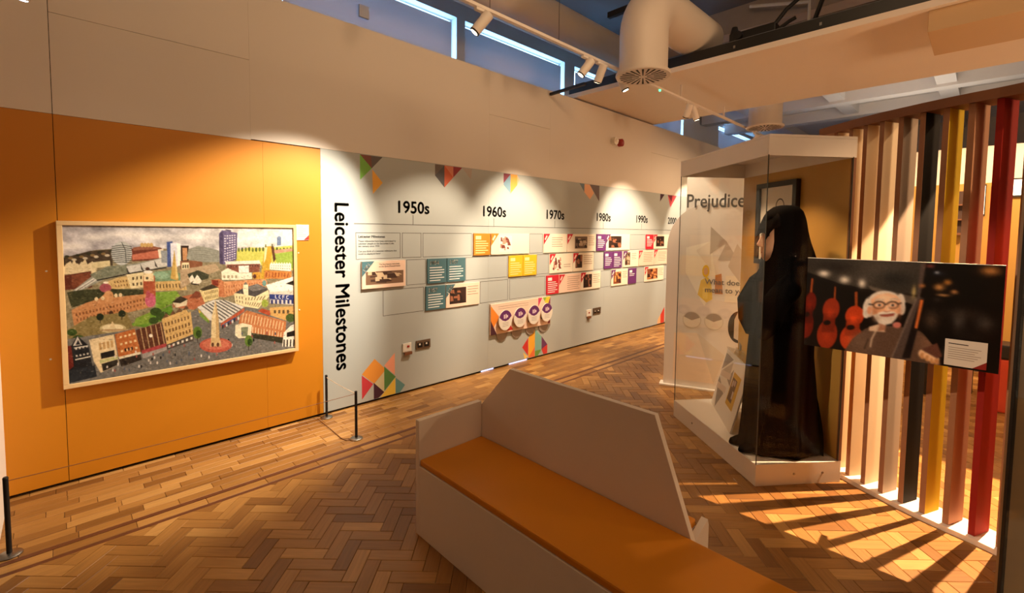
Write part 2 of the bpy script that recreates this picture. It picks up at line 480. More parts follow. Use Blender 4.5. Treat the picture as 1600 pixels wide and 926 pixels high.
# ------------------------------------------------------------------ display wall
wall = add('wall_left', MB().box(-.6, 12, YW + .012, YW + .09, .02, 3.60), M['dark'])
struct(wall)
def panel(x0, x1, z0, z1, m, y=YW):
    return add('wall_panel', MB().box(x0, x1, y, YW + .011, z0, z1), m, wall, bevel=.0008)
g = .0016
panel(-.30, -.015 - g, .022, 2.418, M['orange']); panel(-.015 + g, 1.205 - g / 4, .022, 2.418, M['orange']); panel(1.205 + g / 4, 1.676, .022, 2.418, M['orange'])
for a, b in ((1.677, 3.68), (3.6805, 6.12), (6.1205, 8.56), (8.561, 12)): panel(a, b, .022, 2.425, M['bluegrey'])
panel(-.30, -.015 - g, 2.4195, 3.6, M['cream'])
for a, b, zz in ((-.015 + g, 1.12, 3.05), (3.68, 4.77, 3.09), (7.48, 8.49, 3.12)):
    panel(a, b, 2.426 if a > 1 else 2.4195, zz - g, M['cream']); panel(a, b, zz + g * .5, 3.6, M['cream'])
panel(1.1203, 3.6797, 2.4265, 3.6, M['cream']); panel(4.7703, 7.4797, 2.4265, 3.6, M['cream']); panel(8.4903, 12, 2.4265, 3.6, M['cream'])
for a, b in ((-.25, .0), (.0, 1.19), (1.22, 3.58), (3.80, 4.05), (4.40, 7.3), (7.9, 12)):
    add('shadow_gap', MB().box(a, b, YW + .03, YW + .08, -.009, .0195), M['dark'], wall)
glow = mat('gap_daylight_glow', (210, 220, 255), .5, emit=(190, 205, 255), estr=1.6)
for a, b in ((3.59, 3.79), (4.06, 4.39)): add('floor_gap_glow', MB().box(a, b, YW + .014, YW + .02, .001, .017), glow, wall)  # glowing strips added in place of daylight leaking under the wall
# return wall at the near end, outer window wall, rest of the shell
struct(add('wall_return', MB().box(-.62, -.292, 3.54, YW + .09, -.01, 3.6), M['cream']))
WZ0, WZ1 = .35, 4.68
wins = [(1.75, 4.05), (4.20, 6.42), (6.70, 8.85), (9.05, 11.0), (13.12, 15.6)]
outer = MB(); px = -3
for a, b in wins:
    outer.box(px, a, 5.3, 5.52, -.01, 5.35); outer.box(a, b, 5.3, 5.52, -.01, WZ0); outer.box(a, b, 5.3, 5.52, WZ1, 5.35); px = b
outer.box(px, 17, 5.3, 5.52, -.01, 5.35)
struct(add('wall_outer', outer, M['outer']))
for i, (a, b) in enumerate(wins):
    wn = struct(add('window_%d' % (i + 1), MB().box(a, b, 5.44, 5.446, WZ0, WZ1), M['wglass']))
    fr = MB()
    for q in ((a, a + .03), (b - .03, b)): fr.box(q[0], q[1], 5.42, 5.47, WZ0, WZ1)
    fr.box(a + .03, b - .03, 5.42, 5.47, WZ1 - .02, WZ1); fr.box(a + .03, b - .03, 5.42, 5.47, WZ0, WZ0 + .03)
    add('window_frame', fr, M['plastic'], wn)
    add('roller_blind', MB().box(a + (.05 if i in (2, 4) else .012), b - (.075 if i != 4 else .012), 5.325, 5.329, WZ0 + .1, WZ1 - .085), M['blind'], wn)
struct(add('wall_right', MB().box(-3.1, 17, -6.2, -6, -.01, 5.35), M['cream']))
struct(add('wall_back', MB().box(-3.2, -3, -6.2, 5.5, -.01, 5.35), M['cream']))
struct(add('wall_far', MB().box(17, 17.2, -6.2, 5.5, -.01, 5.35), M['conc']))
struct(add('ceiling', MB().box(-3.2, 17.2, -6.2, 5.52, 5.35, 5.5), M['ceil']))
# beams and pipes of the grey ceiling void
cb = MB()
for x in (7.9, 9.2, 10.5): cb.box(x, x + .3, -6, 5.3, 4.96, 5.35)
struct(add('trim_ceiling_beams', cb, M['conc']))

# timeline printed on the wall: outlines, letters, triangles
ol = MB(); lw = .0048
def rect_line(mb, x0, x1, z0, z1, w=lw):
    y0, y1 = YW - .0007, YW + .0005
    mb.box(x0, x1, y0, y1, z0, z0 + w); mb.box(x0, x1, y0, y1, z1 - w, z1); mb.box(x0, x0 + w, y0, y1, z0 + w, z1 - w); mb.box(x1 - w, x1, y0, y1, z0 + w, z1 - w)
R1, R2, R3 = (1.422, 1.680), (1.135, 1.402), (.845, 1.106)
for x0, x1, r in ((2.0, 2.48, R1), (2.5, 2.73, R1), (2.75, 3.42, R1), (4.395, 4.65, R1), (6.85, 7.35, R1),
                  (2.55, 2.785, R2), (3.33, 4.0, R2), (4.54, 4.78, R2), (5.83, 6.08, R2),
                  (2.28, 2.76, R3), (3.55, 4.01, R3), (4.04, 4.71, R3), (6.02, 6.29, R3), (7.07, 7.33, R3), (8.03, 8.3, R3)):
    rect_line(ol, x0, x1, *r)
tl = MB()
tl.box(1.985, 10.6, YW - .0007, YW + .0005, 1.761, 1.768)
for x in (2.63, 3.765, 4.90, 6.06, 7.21, 8.36): tl.box(x - .003, x + .003, YW - .0007, YW + .0005, 1.767, 1.865)
add('timeline_line', tl, M['inkline'], wall)
add('timeline_outline', ol, M['inkline'], wall)
UX, VZ = (1, 0, 0), (0, 0, 1)
for x, t in ((2.63, '1950s'), (3.765, '1960s'), (4.90, '1970s'), (6.06, '1980s'), (7.21, '1990s'), (8.36, '2000s')):
    text('decade_lettering', t, .172, (x, YW - .0002, 1.885), UX, VZ, M['ink'], wall, bold=.0048, align='CENTER')
text('title_lettering', 'Leicester Milestones', .190, (1.803, YW - .0002, 1.962), (0, 0, -1), (1, 0, 0), M['ink'], wall, bold=.0045)
text('intro_lettering', 'Leicester Milestones', .034, (2.025, YW - .0002, 1.630), UX, VZ, M['ink'], wall, bold=.0006)
text('intro_lettering', 'These milestones have been nominated by\nLeicester people as the favourites in the\nlast century since 1950.', .0235, (2.025, YW - .0002, 1.590), UX, VZ, M['ink'], wall)
text('intro_lettering', 'Can you think of a Leicester milestone that\ncould be displayed here?', .0235, (2.025, YW - .0002, 1.492), UX, VZ, M['ink'], wall)
def tri_print(name, polys):
    mb = MB()
    for k, (pts, c) in enumerate(polys):
        y = YW - .0004 - k * .00003
        mb.quad([(x, y, z) for x, z in pts], c)
    add(name, mb, M['print'], wall)
tri_print('triangle_motif', [
    ([(2.05, 2.42), (2.05, 2.18), (2.17, 2.30)], (116, 178, 70)), ([(2.05, 2.42), (2.17, 2.30), (2.165, 2.42)], (120, 70, 58)), ([(2.165, 2.42), (2.17, 2.30), (2.285, 2.42)], (92, 84, 82)),
    ([(2.175, 2.29), (2.285, 2.17), (2.18, 2.055)], (240, 178, 70))])
tri_print('triangle_motif', [
    ([(2.905, 2.42), (2.905, 2.30), (3.03, 2.42)], (106, 96, 92)), ([(2.905, 2.30), (3.03, 2.42), (3.03, 2.18)], (78, 78, 82)), ([(3.03, 2.42), (3.03, 2.18), (3.15, 2.30), (3.15, 2.42)], (196, 92, 56)),
    ([(3.15, 2.30), (3.15, 2.42), (3.275, 2.42)], (140, 40, 50)), ([(3.09, 2.36), (3.15, 2.30), (3.15, 2.42), (3.03, 2.42)], (206, 128, 100)), ([(3.275, 2.42), (3.42, 2.42), (3.40, 2.30)], (178, 168, 160))])
tri_print('triangle_motif', [
    ([(3.92, 2.42), (3.92, 2.30), (4.04, 2.42)], (128, 58, 74)), ([(3.92, 2.30), (4.04, 2.42), (4.04, 2.18), (3.92, 2.28)], (118, 152, 172)), ([(4.04, 2.42), (4.04, 2.18), (4.155, 2.29), (4.155, 2.42)], (238, 160, 76)), ([(4.155, 2.42), (4.20, 2.36), (4.155, 2.29)], (232, 178, 140))])
tri_print('triangle_motif', [
    ([(5.44, 2.42), (5.56, 2.42), (5.56, 2.30)], (90, 116, 134)), ([(5.56, 2.30), (5.56, 2.42), (5.69, 2.42), (5.80, 2.30), (5.70, 2.20)], (236, 176, 130)), ([(5.69, 2.42), (5.94, 2.42), (5.94, 2.18)], (96, 78, 78))])
tri_print('triangle_motif', [([(7.84, 2.42), (8.0, 2.42), (7.84, 2.28)], (70, 44, 60)), ([(8.12, 2.42), (8.48, 2.42), (8.24, 2.19)], (206, 88, 96)), ([(8.12, 2.42), (8.30, 2.42), (8.28, 2.30)], (120, 50, 70))])
tri_print('triangle_motif', [
    ([(2.05, .30), (2.185, .43), (2.31, .30), (2.18, .18)], (226, 150, 62)), ([(2.05, .29), (2.17, .18), (2.05, .05)], (196, 60, 70)), ([(2.185, .18), (2.31, .30), (2.30, .06)], (206, 198, 158)),
    ([(2.29, .33), (2.29, .08), (2.42, .20)], (86, 134, 72)), ([(2.29, .34), (2.41, .45), (2.41, .22)], (240, 168, 140)), ([(2.175, .19), (2.29, .07), (2.225, .025), (2.175, .025)], (66, 34, 54)),
    ([(2.415, .19), (2.415, .025), (2.245, .025)], (236, 200, 76)), ([(2.42, .19), (2.53, .09), (2.47, .025), (2.42, .025)], (96, 146, 150))])
tri_print('triangle_motif', [
    ([(4.28, .19), (4.395, .06), (4.395, .30)], (206, 56, 52)), ([(4.40, .30), (4.525, .40), (4.525, .12), (4.40, .03)], (240, 178, 60)), ([(4.40, .03), (4.525, .16), (4.525, .025)], (236, 122, 70)),
    ([(4.53, .40), (4.655, .28), (4.655, .04), (4.53, .10)], (132, 186, 176)), ([(4.53, .10), (4.655, .10), (4.59, .025), (4.53, .025)], (108, 158, 70)), ([(4.66, .28), (4.78, .15), (4.78, .025), (4.66, .10)], (108, 60, 104)), ([(4.66, .10), (4.78, .15), (4.78, .025), (4.70, .025)], (204, 62, 60)),
    ([(4.30, .12), (4.395, .05), (4.33, .025)], (246, 214, 120))])
tri_print('triangle_motif', [([(7.88, .10), (8.12, .32), (8.12, .025), (7.94, .025)], (206, 62, 52)), ([(7.88, .10), (7.98, .19), (7.98, .025), (7.86, .025)], (240, 178, 130))])

# ------------------------------------------------------------------ framed city painting
def city():
    r = Ras(400, 310, homog([(278, 150), (1318, 155), (1322, 712), (308, 862)]))
    gx = (r.X / r.w)[..., None]; gy = (r.Y / r.h)[..., None]
    r.a[:] = np.array([172, 168, 176]) * (1 - gx) + np.array([226, 222, 216]) * gx - gy * 10
    r.noise(46, 70, 1, 0, .4); r.noise(40, 26, 2, 0, .4)
    P, G, E, Ln = r.poly, r.grid, r.ell, r.line
    for cx, cy, a in ((330, 245, 60), (560, 190, 80), (680, 200, 70), (420, 205, 60), (1150, 200, 90), (860, 200, 90), (1260, 210, 60)): r.blob(cx, cy, a, 16, (238, 232, 224), .75)
    P([(270, 300), (420, 262), (500, 256), (580, 262), (760, 252), (1000, 290), (1330, 250), (1330, 870), (270, 880)], (150, 138, 104))
    P([(275, 300), (400, 266), (500, 258), (500, 330), (280, 360)], (84, 68, 50)); r.noise(26, 12, 5, .2, .4)
    for k in range(14): E(300 + k * 16, 292 - k * 2.2 + (k % 3) * 9, 11, 6, [(58, 58, 36), (140, 112, 70), (190, 176, 150)][k % 3])
    P([(1055, 262), (1120, 246), (1180, 250), (1320, 236), (1320, 352), (1055, 312)], (206, 206, 84)); P([(1225, 262), (1320, 256), (1320, 345), (1240, 320)], (160, 192, 66))
    for k in range(16): E(1066 + k * 16, 258 - (k % 4), 5, 10, [(120, 134, 50), (96, 112, 44)][k % 2])
    P([(1200, 262), (1310, 250), (1320, 262), (1240, 274)], (214, 150, 120))
    P([(1242, 200), (1252, 192), (1262, 198), (1262, 236), (1242, 238)], (112, 134, 176))
    for k in range(8): P([(280 + k * 16, 345 - (k % 2) * 20), (300 + k * 16, 322 - (k % 3) * 10), (318 + k * 16, 345), (318 + k * 16, 366), (280 + k * 16, 372)], (218, 198, 152))
    P([(405, 318), (488, 308), (490, 338), (410, 342)], (212, 196, 146)); P([(286, 376), (405, 356), (410, 430), (288, 442)], (116, 56, 36)); P([(320, 376), (400, 362), (404, 420), (322, 430)], (140, 74, 46))
    P([(582, 256), (640, 240), (715, 250), (735, 272), (735, 306), (585, 312)], (132, 66, 46)); P([(586, 282), (700, 262), (712, 296), (588, 306)], (204, 112, 84)); P([(590, 250), (660, 238), (710, 250), (700, 256), (590, 264)], (160, 96, 70))
    for k in range(4): E(630 + k * 14, 238, 8, 10, (204, 166, 96))
    P([(700, 258), (724, 254), (728, 300), (706, 300)], (226, 214, 190))
    P([(325, 445), (400, 386), (470, 336), (600, 322), (735, 292), (738, 340), (560, 368), (470, 390), (350, 450)], (150, 152, 138))
    P([(400, 372), (480, 334), (560, 326), (575, 362), (430, 396)], (128, 134, 112))
    for a, b in (((560, 336), (630, 322)), ((622, 322), (690, 306)), ((684, 306), (738, 296))): P([a, b, (b[0] + 6, b[1] + 36), (a[0] + 16, a[1] + 34)], (200, 198, 190)); P([a, (a[0] + 16, a[1] + 34), (a[0] + 4, a[1] + 28)], (80, 76, 70))
    Ln([(430, 398), (470, 390), (600, 362), (738, 340)], 5, (46, 40, 34)); P([(330, 442), (415, 388), (430, 396), (352, 448)], (206, 204, 196)); Ln([(340, 446), (420, 394)], 3, (110, 104, 96))
    E(540, 276, 46, 54, (182, 186, 184))
    for k in range(9): Ln([(496, 246 + k * 9), (540, 239 + k * 9.5), (584, 246 + k * 9)], 3.2, (74, 78, 74))
    Ln([(540, 226), (556, 260), (560, 320)], 3, (70, 74, 72))
    P([(740, 224), (766, 220), (768, 336), (742, 338)], (70, 92, 160)); P([(756, 230), (786, 226), (790, 336), (760, 336)], (214, 214, 226)); P([(784, 228), (802, 232), (804, 330), (790, 332)], (240, 236, 226))
    P([(803, 240), (838, 240), (838, 308), (804, 310)], (62, 42, 34)); P([(810, 250), (832, 250), (832, 306), (811, 308)], (206, 146, 96))
    P([(714, 262), (742, 264), (742, 318), (716, 318)], (150, 156, 160))
    P([(828, 300), (838, 256), (880, 240), (930, 248), (976, 262), (978, 314), (880, 316)], (150, 152, 140)); 
    for k in range(6): Ln([(838 + k * 3, 256 + k * 9), (900, 250 + k * 10), (976, 266 + k * 8)], 1.5, (122, 124, 112))
    P([(800, 310), (860, 308), (900, 314), (900, 346), (800, 346)], (150, 92, 60)); P([(806, 318), (840, 316), (842, 350), (806, 350)], (232, 216, 168)); G([(808, 322), (840, 320), (840, 348), (808, 350)], 3, 1, (60, 56, 44))
    P([(976, 184), (990, 168), (1060, 180), (1056, 300), (1010, 326), (978, 322)], (108, 96, 142)); P([(976, 184), (996, 172), (994, 326), (978, 322)], (84, 72, 112)); P([(1003, 168), (1010, 164), (1032, 168), (1030, 176)], (90, 78, 110))
    G([(998, 190), (1054, 186), (1052, 300), (998, 318)], 5, 11, (226, 220, 232), .62, .42)
    for k in range(16): P([(1000 + (k * 37) % 54, 196 + (k * 29) % 110), (1008 + (k * 37) % 54, 196 + (k * 29) % 110), (1008 + (k * 37) % 54, 201 + (k * 29) % 110), (1000 + (k * 37) % 54, 201 + (k * 29) % 110)], (92, 80, 130))
    P([(1164, 392), (1186, 242), (1222, 240), (1216, 300), (1204, 392)], (214, 170, 42)); P([(1186, 246), (1198, 244), (1190, 300), (1180, 320)], (236, 220, 160)); P([(1215, 244), (1226, 240), (1236, 300), (1226, 316)], (110, 66, 40))
    Ln([(1190, 246), (1190, 232)], 5, (100, 110, 40)); Ln([(1220, 244), (1220, 230)], 5, (90, 96, 40))
    P([(1004, 312), (1160, 306), (1168, 326), (1006, 332)], (232, 224, 206)); P([(1008, 326), (1164, 322), (1160, 360), (1012, 362)], (150, 86, 66)); G([(1010, 328), (1160, 324), (1160, 338), (1012, 342)], 12, 1, (96, 62, 58))
    P([(1064, 332), (1112, 330), (1112, 362), (1066, 364)], (234, 234, 222)); P([(1210, 322), (1308, 322), (1306, 356), (1206, 348)], (240, 236, 214)); G([(1212, 326), (1304, 326), (1304, 352), (1210, 346)], 9, 2, (150, 140, 120), .4, .4)
    for k in range(8): P([(1210 + k * 12, 324), (1216 + k * 12, 314), (1222 + k * 12, 324)], (240, 236, 214))
    P([(1184, 352), (1310, 358), (1306, 392), (1180, 390)], (218, 136, 58)); G([(1186, 356), (1300, 360), (1296, 390), (1184, 388)], 8, 1, (178, 92, 40), .4, .7); P([(1128, 362), (1166, 360), (1170, 392), (1130, 392)], (224, 160, 44)); E(1138, 380, 8, 10, (110, 62, 50))
    P([(986, 358), (1016, 342), (1066, 364), (1066, 396), (988, 396)], (238, 230, 200)); P([(1066, 366), (1124, 362), (1126, 392), (1066, 396)], (240, 234, 208)); G([(990, 370), (1062, 370), (1062, 394), (990, 394)], 4, 1, (176, 164, 130))
    P([(940, 396), (976, 392), (1000, 406), (1000, 476), (944, 470)], (206, 124, 76)); P([(942, 396), (972, 398), (972, 424), (944, 420)], (150, 60, 40)); P([(996, 404), (1190, 392), (1200, 424), (1000, 476)], (222, 150, 96)); G([(1002, 416), (1190, 400), (1190, 420), (1004, 468)], 16, 2, (190, 110, 66), .4, .45)
    P([(684, 358), (760, 352), (830, 378), (820, 402), (684, 404)], (120, 156, 118)); E(712, 376, 40, 16, (140, 180, 146)); P([(684, 404), (820, 398), (830, 442), (690, 446)], (214, 176, 104)); G([(688, 410), (815, 406), (820, 436), (690, 440)], 9, 1, (120, 92, 50), .4, .6)
    P([(756, 390), (774, 258), (792, 388), (790, 400)], (206, 166, 78)); P([(774, 258), (778, 300), (780, 390), (792, 388)], (230, 200, 120))
    P([(800, 350), (960, 322), (980, 350), (860, 400), (800, 440)], (186, 160, 124)); P([(832, 370), (880, 352), (930, 372), (926, 390), (850, 412)], (76, 80, 58)); P([(852, 414), (876, 372), (898, 402), (880, 418)], (236, 228, 206)); P([(838, 390), (854, 372), (866, 396), (846, 410)], (230, 222, 200)); Ln([(850, 414), (884, 418)], 6, (60, 50, 40))
    P([(464, 408), (520, 386), (640, 368), (640, 430), (480, 440)], (212, 178, 110)); G([(500, 400), (630, 378), (632, 420), (510, 432)], 10, 2, (140, 96, 54), .4, .5); P([(560, 372), (636, 362), (638, 430), (580, 436)], (226, 208, 156)); G([(580, 378), (634, 370), (634, 426), (584, 430)], 3, 2, (96, 76, 50), .4, .5)
    P([(300, 452), (360, 440), (480, 436), (640, 440), (640, 470), (430, 486), (320, 520)], (70, 74, 44)); r.noise(24, 9, 7, .38, .6)
    E(468, 432, 26, 20, (176, 84, 96)); E(470, 408, 12, 5, (230, 220, 200)); P([(634, 378), (686, 376), (690, 470), (636, 470)], (186, 88, 54)); P([(636, 366), (680, 366), (682, 402), (638, 402)], (232, 210, 160)); E(656, 360, 20, 7, (232, 228, 214)); E(654, 346, 10, 8, (90, 60, 50)); E(652, 388, 6, 6, (90, 80, 60))
    P([(690, 452), (780, 446), (800, 470), (690, 500)], (152, 190, 60)); P([(690, 452), (790, 450), (770, 500), (690, 540)], (128, 172, 54)); P([(570, 600), (690, 540), (760, 510), (770, 560), (640, 610)], (106, 160, 46)); r.noise(18, 10, 8, .5, .75)
    P([(320, 530), (380, 500), (440, 480), (480, 444), (500, 474), (680, 456), (690, 500), (680, 516), (330, 600)], (206, 140, 84)); E(482, 470, 22, 26, (212, 150, 92)); G([(332, 540), (660, 470), (660, 508), (340, 590)], 22, 2, (150, 88, 46), .4, .5)
    for x, y in ((428, 482), (456, 478), (514, 466), (534, 464)): E(x, y, 8, 9, (226, 200, 150))
    E(492, 546, 10, 12, (90, 56, 36)); E(666, 488, 24, 32, (208, 92, 122)); E(656, 462, 10, 18, (190, 80, 90))
    P([(300, 620), (400, 560), (560, 540), (590, 610), (420, 660), (310, 660)], (146, 128, 74)); P([(600, 570), (668, 540), (660, 590), (590, 606)], (134, 172, 54)); E(500, 614, 58, 22, (196, 180, 128)); E(500, 610, 46, 15, (230, 214, 168)); P([(484, 612), (498, 580), (514, 612)], (220, 196, 146)); E(508, 622, 70, 6, (190, 158, 110))
    for x, y in ((444, 562), (540, 548)): E(x, y, 16, 16, (44, 60, 34)); Ln([(x, y), (x, y + 28)], 3, (60, 44, 30))
    for x, y, rr in ((322, 630, 22), (350, 660, 26), (690, 540, 26), (720, 560, 30), (680, 580, 22)): E(x, y, rr, rr * .7, (66, 96, 36))
    P([(766, 500), (800, 474), (850, 462), (880, 448), (912, 470), (910, 506), (860, 532), (766, 520)], (196, 112, 72)); P([(766, 500), (806, 474), (832, 488), (828, 512), (780, 522)], (222, 206, 170)); P([(760, 498), (800, 470), (834, 484), (800, 502)], (70, 62, 46)); P([(838, 480), (870, 446), (908, 462), (880, 480)], (146, 76, 50))
    P([(884, 440), (950, 420), (974, 436), (972, 480), (908, 498)], (228, 206, 140)); G([(906, 446), (970, 434), (970, 480), (910, 494)], 8, 2, (140, 116, 66), .4, .5); P([(884, 440), (940, 416), (974, 430), (906, 446)], (80, 72, 52))
    P([(1042, 460), (1080, 440), (1200, 440), (1204, 472), (1146, 536), (1050, 506)], (238, 222, 168)); P([(1046, 456), (1088, 432), (1150, 414), (1204, 440), (1140, 474), (1090, 462)], (88, 84, 84)); P([(1100, 430), (1150, 416), (1190, 436), (1130, 450)], (130, 126, 122)); G([(1090, 476), (1198, 462), (1150, 530), (1092, 510)], 7, 2, (140, 120, 80), .35, .6); G([(1048, 466), (1086, 470), (1088, 510), (1050, 500)], 3, 2, (140, 120, 80), .35, .6)
    P([(1084, 440), (1086, 418), (1097, 406), (1108, 418), (1108, 466), (1088, 466)], (240, 230, 190)); P([(1086, 418), (1097, 404), (1106, 418)], (120, 120, 110)); E(1182, 412, 9, 14, (110, 160, 150))
    P([(1190, 420), (1320, 380), (1320, 450), (1206, 452)], (240, 236, 224)); P([(1280, 414), (1318, 398), (1318, 422)], (40, 34, 30)); P([(1204, 452), (1320, 444), (1320, 468), (1204, 462)], (214, 206, 190)); P([(1205, 462), (1320, 466), (1320, 512), (1206, 504)], (44, 66, 146)); P([(1208, 486), (1320, 490), (1320, 512), (1206, 504)], (206, 200, 196))
    for k in range(6): P([(1212 + k * 19, 488), (1222 + k * 19, 489), (1222 + k * 19, 508), (1212 + k * 19, 506)], (52, 62, 130))
    wl_ = (238, 238, 240)
    Ln([(1233, 466), (1233, 481), (1241, 481)], 2.6, wl_); Ln([(1258, 468), (1250, 469), (1250, 481), (1258, 482)], 2.6, wl_); Ln([(1276, 468), (1267, 468), (1267, 484)], 2.6, wl_); Ln([(1267, 475), (1274, 475)], 2.6, wl_); Ln([(1294, 470), (1285, 471), (1285, 483), (1294, 484)], 2.6, wl_)
    P([(300, 660), (720, 600), (900, 520), (1100, 520), (1330, 560), (1330, 720), (300, 880)], (122, 120, 116)); r.noise(16, 8, 9, .68, 1.)
    P([(876, 520), (950, 488), (1000, 488), (1090, 520), (985, 592), (930, 580)], (216, 214, 206))
    for k in range(7): Ln([(896 + k * 16, 512 - k * 4), (990 + k * 14, 580 - k * 8)], 6, (110, 108, 104))
    P([(880, 528), (930, 580), (930, 590), (882, 544)], (230, 190, 60)); P([(890, 540), (930, 584), (926, 594), (886, 560)], (120, 160, 60)); P([(980, 596), (1090, 524), (1090, 540), (984, 612)], (206, 96, 60)); P([(985, 604), (1050, 566), (1050, 580), (988, 616)], (60, 90, 150))
    for k in range(10): E(990 + k * 9, 612 - k * 5, 4, 8, [(60, 54, 50), (160, 70, 60), (220, 210, 200)][k % 3])
    P([(1070, 560), (1100, 536), (1282, 588), (1276, 664), (1124, 640), (1060, 610)], (208, 128, 74))
    for k in range(14): Ln([(1086 + k * 14, 548 + k * 3.4), (1078 + k * 14, 590 + k * 3)], 4, (238, 200, 150))
    for k in range(12): Ln([(1128 + k * 13, 612 + k * 2.6), (1126 + k * 13, 640 + k * 2)], 4, (240, 206, 160))
    P([(1120, 640), (1276, 664), (1270, 690), (1130, 664)], (66, 66, 48)); P([(1048, 604), (1080, 594), (1124, 604), (1118, 660), (1062, 664), (1046, 650)], (236, 226, 190)); P([(1074, 614), (1106, 612), (1102, 656), (1076, 656)], (130, 142, 110))
    P([(1150, 540), (1170, 528), (1212, 540), (1206, 562)], (196, 84, 50)); P([(1206, 524), (1320, 518), (1318, 560), (1280, 584), (1210, 560)], (220, 170, 92)); G([(1220, 530), (1300, 528), (1300, 560), (1220, 556)], 4, 1, (110, 90, 60)); E(1302, 572, 22, 20, (84, 110, 50)); E(1184, 504, 16, 18, (160, 180, 60))
    P([(1270, 640), (1300, 610), (1322, 600), (1322, 706), (1262, 704)], (238, 230, 214)); P([(1284, 640), (1320, 630), (1320, 656), (1284, 660)], (40, 36, 34)); 
    for k in range(4): Ln([(1272 + k * 15, 672), (1270 + k * 15, 704)], 6, (34, 30, 28))
    P([(716, 576), (740, 552), (752, 560), (762, 540), (776, 552), (790, 530), (802, 544), (820, 524), (836, 546), (846, 540), (858, 642), (738, 690)], (222, 180, 106)); G([(724, 584), (840, 550), (850, 640), (736, 682)], 8, 3, (130, 92, 50), .45, .5); P([(736, 690), (858, 646), (858, 672), (740, 712)], (90, 82, 76)); G([(738, 690), (858, 648), (858, 668), (740, 710)], 6, 1, (226, 220, 206))
    for k in range(4): P([(718 + k * 30, 572 - k * 12), (736 + k * 30, 546 - k * 12), (748 + k * 30, 562 - k * 12)], (120, 84, 56))
    P([(600, 622), (716, 588), (736, 688), (622, 722)], (110, 62, 42)); 
    for k in range(5): Ln([(622 + k * 22, 616 - k * 6), (640 + k * 22, 714 - k * 6)], 4, (206, 170, 120))
    E(667, 648, 8, 8, (240, 230, 210)); P([(626, 716), (736, 682), (738, 712), (632, 752)], (168, 160, 156)); P([(626, 714), (736, 682), (736, 698), (628, 730)], (186, 70, 74))
    P([(508, 640), (596, 616), (622, 722), (524, 742)], (206, 116, 54)); G([(524, 640), (600, 620), (616, 716), (530, 734)], 4, 3, (236, 206, 150), .5, .3); G([(546, 700), (590, 690), (592, 716), (550, 724)], 3, 1, (60, 40, 34)); P([(524, 742), (620, 720), (626, 756), (536, 786)], (60, 52, 46)); P([(524, 742), (620, 720), (622, 730), (528, 752)], (230, 220, 190))
    P([(396, 664), (504, 640), (526, 776), (446, 812), (416, 760)], (232, 208, 160)); G([(434, 676), (502, 662), (506, 700), (438, 716)], 4, 1, (204, 160, 96), .6, .8); P([(446, 724), (506, 710), (508, 738), (448, 750)], (46, 42, 40)); P([(450, 772), (520, 752), (524, 776), (456, 806)], (60, 56, 50)); P([(440, 756), (520, 738), (522, 750), (444, 770)], (190, 196, 130))
    P([(318, 690), (344, 644), (394, 690), (418, 826), (330, 842), (300, 800)], (40, 44, 52)); P([(300, 690), (318, 690), (330, 780), (306, 800)], (130, 44, 36)); G([(330, 690), (392, 676), (400, 740), (336, 752)], 4, 2, (196, 190, 180), .5, .25); Ln([(330, 700), (392, 690)], 4, (226, 220, 206)); Ln([(336, 752), (402, 738)], 5, (226, 220, 206)); P([(326, 690), (346, 648), (366, 686)], (206, 200, 190)); P([(336, 686), (348, 664), (358, 684)], (50, 52, 60)); P([(306, 800), (420, 778), (430, 828), (310, 856)], (48, 56, 66))
    rs = np.random.RandomState(3)
    for k in range(60):
        x = 450 + rs.rand() * 800; y = 830 - (x - 450) * .16 - rs.rand() * 90
        if y > 640: E(x, y, 3.5, 7, [(40, 38, 40), (220, 210, 200), (170, 90, 80), (90, 100, 120)][k % 4])
    E(958, 694, 74, 34, (206, 96, 74)); E(958, 690, 60, 24, (220, 120, 92)); P([(936, 690), (940, 570), (958, 486), (972, 570), (976, 690)], (230, 206, 150)); P([(958, 486), (972, 570), (976, 690), (960, 690)], (206, 170, 110)); P([(932, 700), (940, 660), (976, 660), (984, 700)], (214, 180, 120)); E(944, 692, 6, 10, (110, 70, 50)); E(968, 692, 6, 10, (110, 70, 50))
    for x, y, w_, h_ in ((876, 636, 20, 28), (1108, 676, 18, 26)): E(x, y, w_, h_, (104, 140, 50)); E(x + 5, y + 6, w_ * .6, h_ * .6, (60, 92, 36)); Ln([(x, y + h_ - 4), (x, y + h_ + 18)], 3, (60, 44, 30))
    rs = np.random.RandomState(8)            # brush marks: short dark and light strokes over the town
    for k in range(1500):
        x, y = 290 + rs.rand() * 1020, 330 + rs.rand() * 480; l = 3 + rs.rand() * 9; t = rs.choice([-.25, 1.45, .1])
        Ln([(x, y), (x + l * math.cos(t), y + l * math.sin(t))], 1.2 + rs.rand() * 2, [(40, 34, 28), (60, 52, 36), (244, 232, 206), (226, 196, 140), (90, 60, 40)][k % 5], .36)
    gm = r.a.mean(2, keepdims=True); r.a = gm + (r.a - gm) * .74; r.a = 128 + (r.a - 128) * 1.1 - 14; r.noise(22, 5, 11); r.noise(20, 11, 12)
    return r.out()
pt = thing('framed_painting', 'large framed painting of a crowded city scene hung on the orange wall', 'painting', (.70, YW, 1.2))
x0, x1, z0, z1 = -.022, 1.445, .650, 1.742
fd, fwid = .055, .028
for nm, b in (('frame_rail', (x0, x1, z1 - fwid, z1)), ('frame_rail', (x0, x1, z0, z0 + fwid)), ('frame_stile', (x0, x0 + fwid, z0 + fwid, z1 - fwid)), ('frame_stile', (x1 - fwid, x1, z0 + fwid, z1 - fwid))):
    add(nm, MB().box(b[0], b[1], YW - fd, YW - .004, b[2], b[3]), M['frame'], pt, bevel=.003)
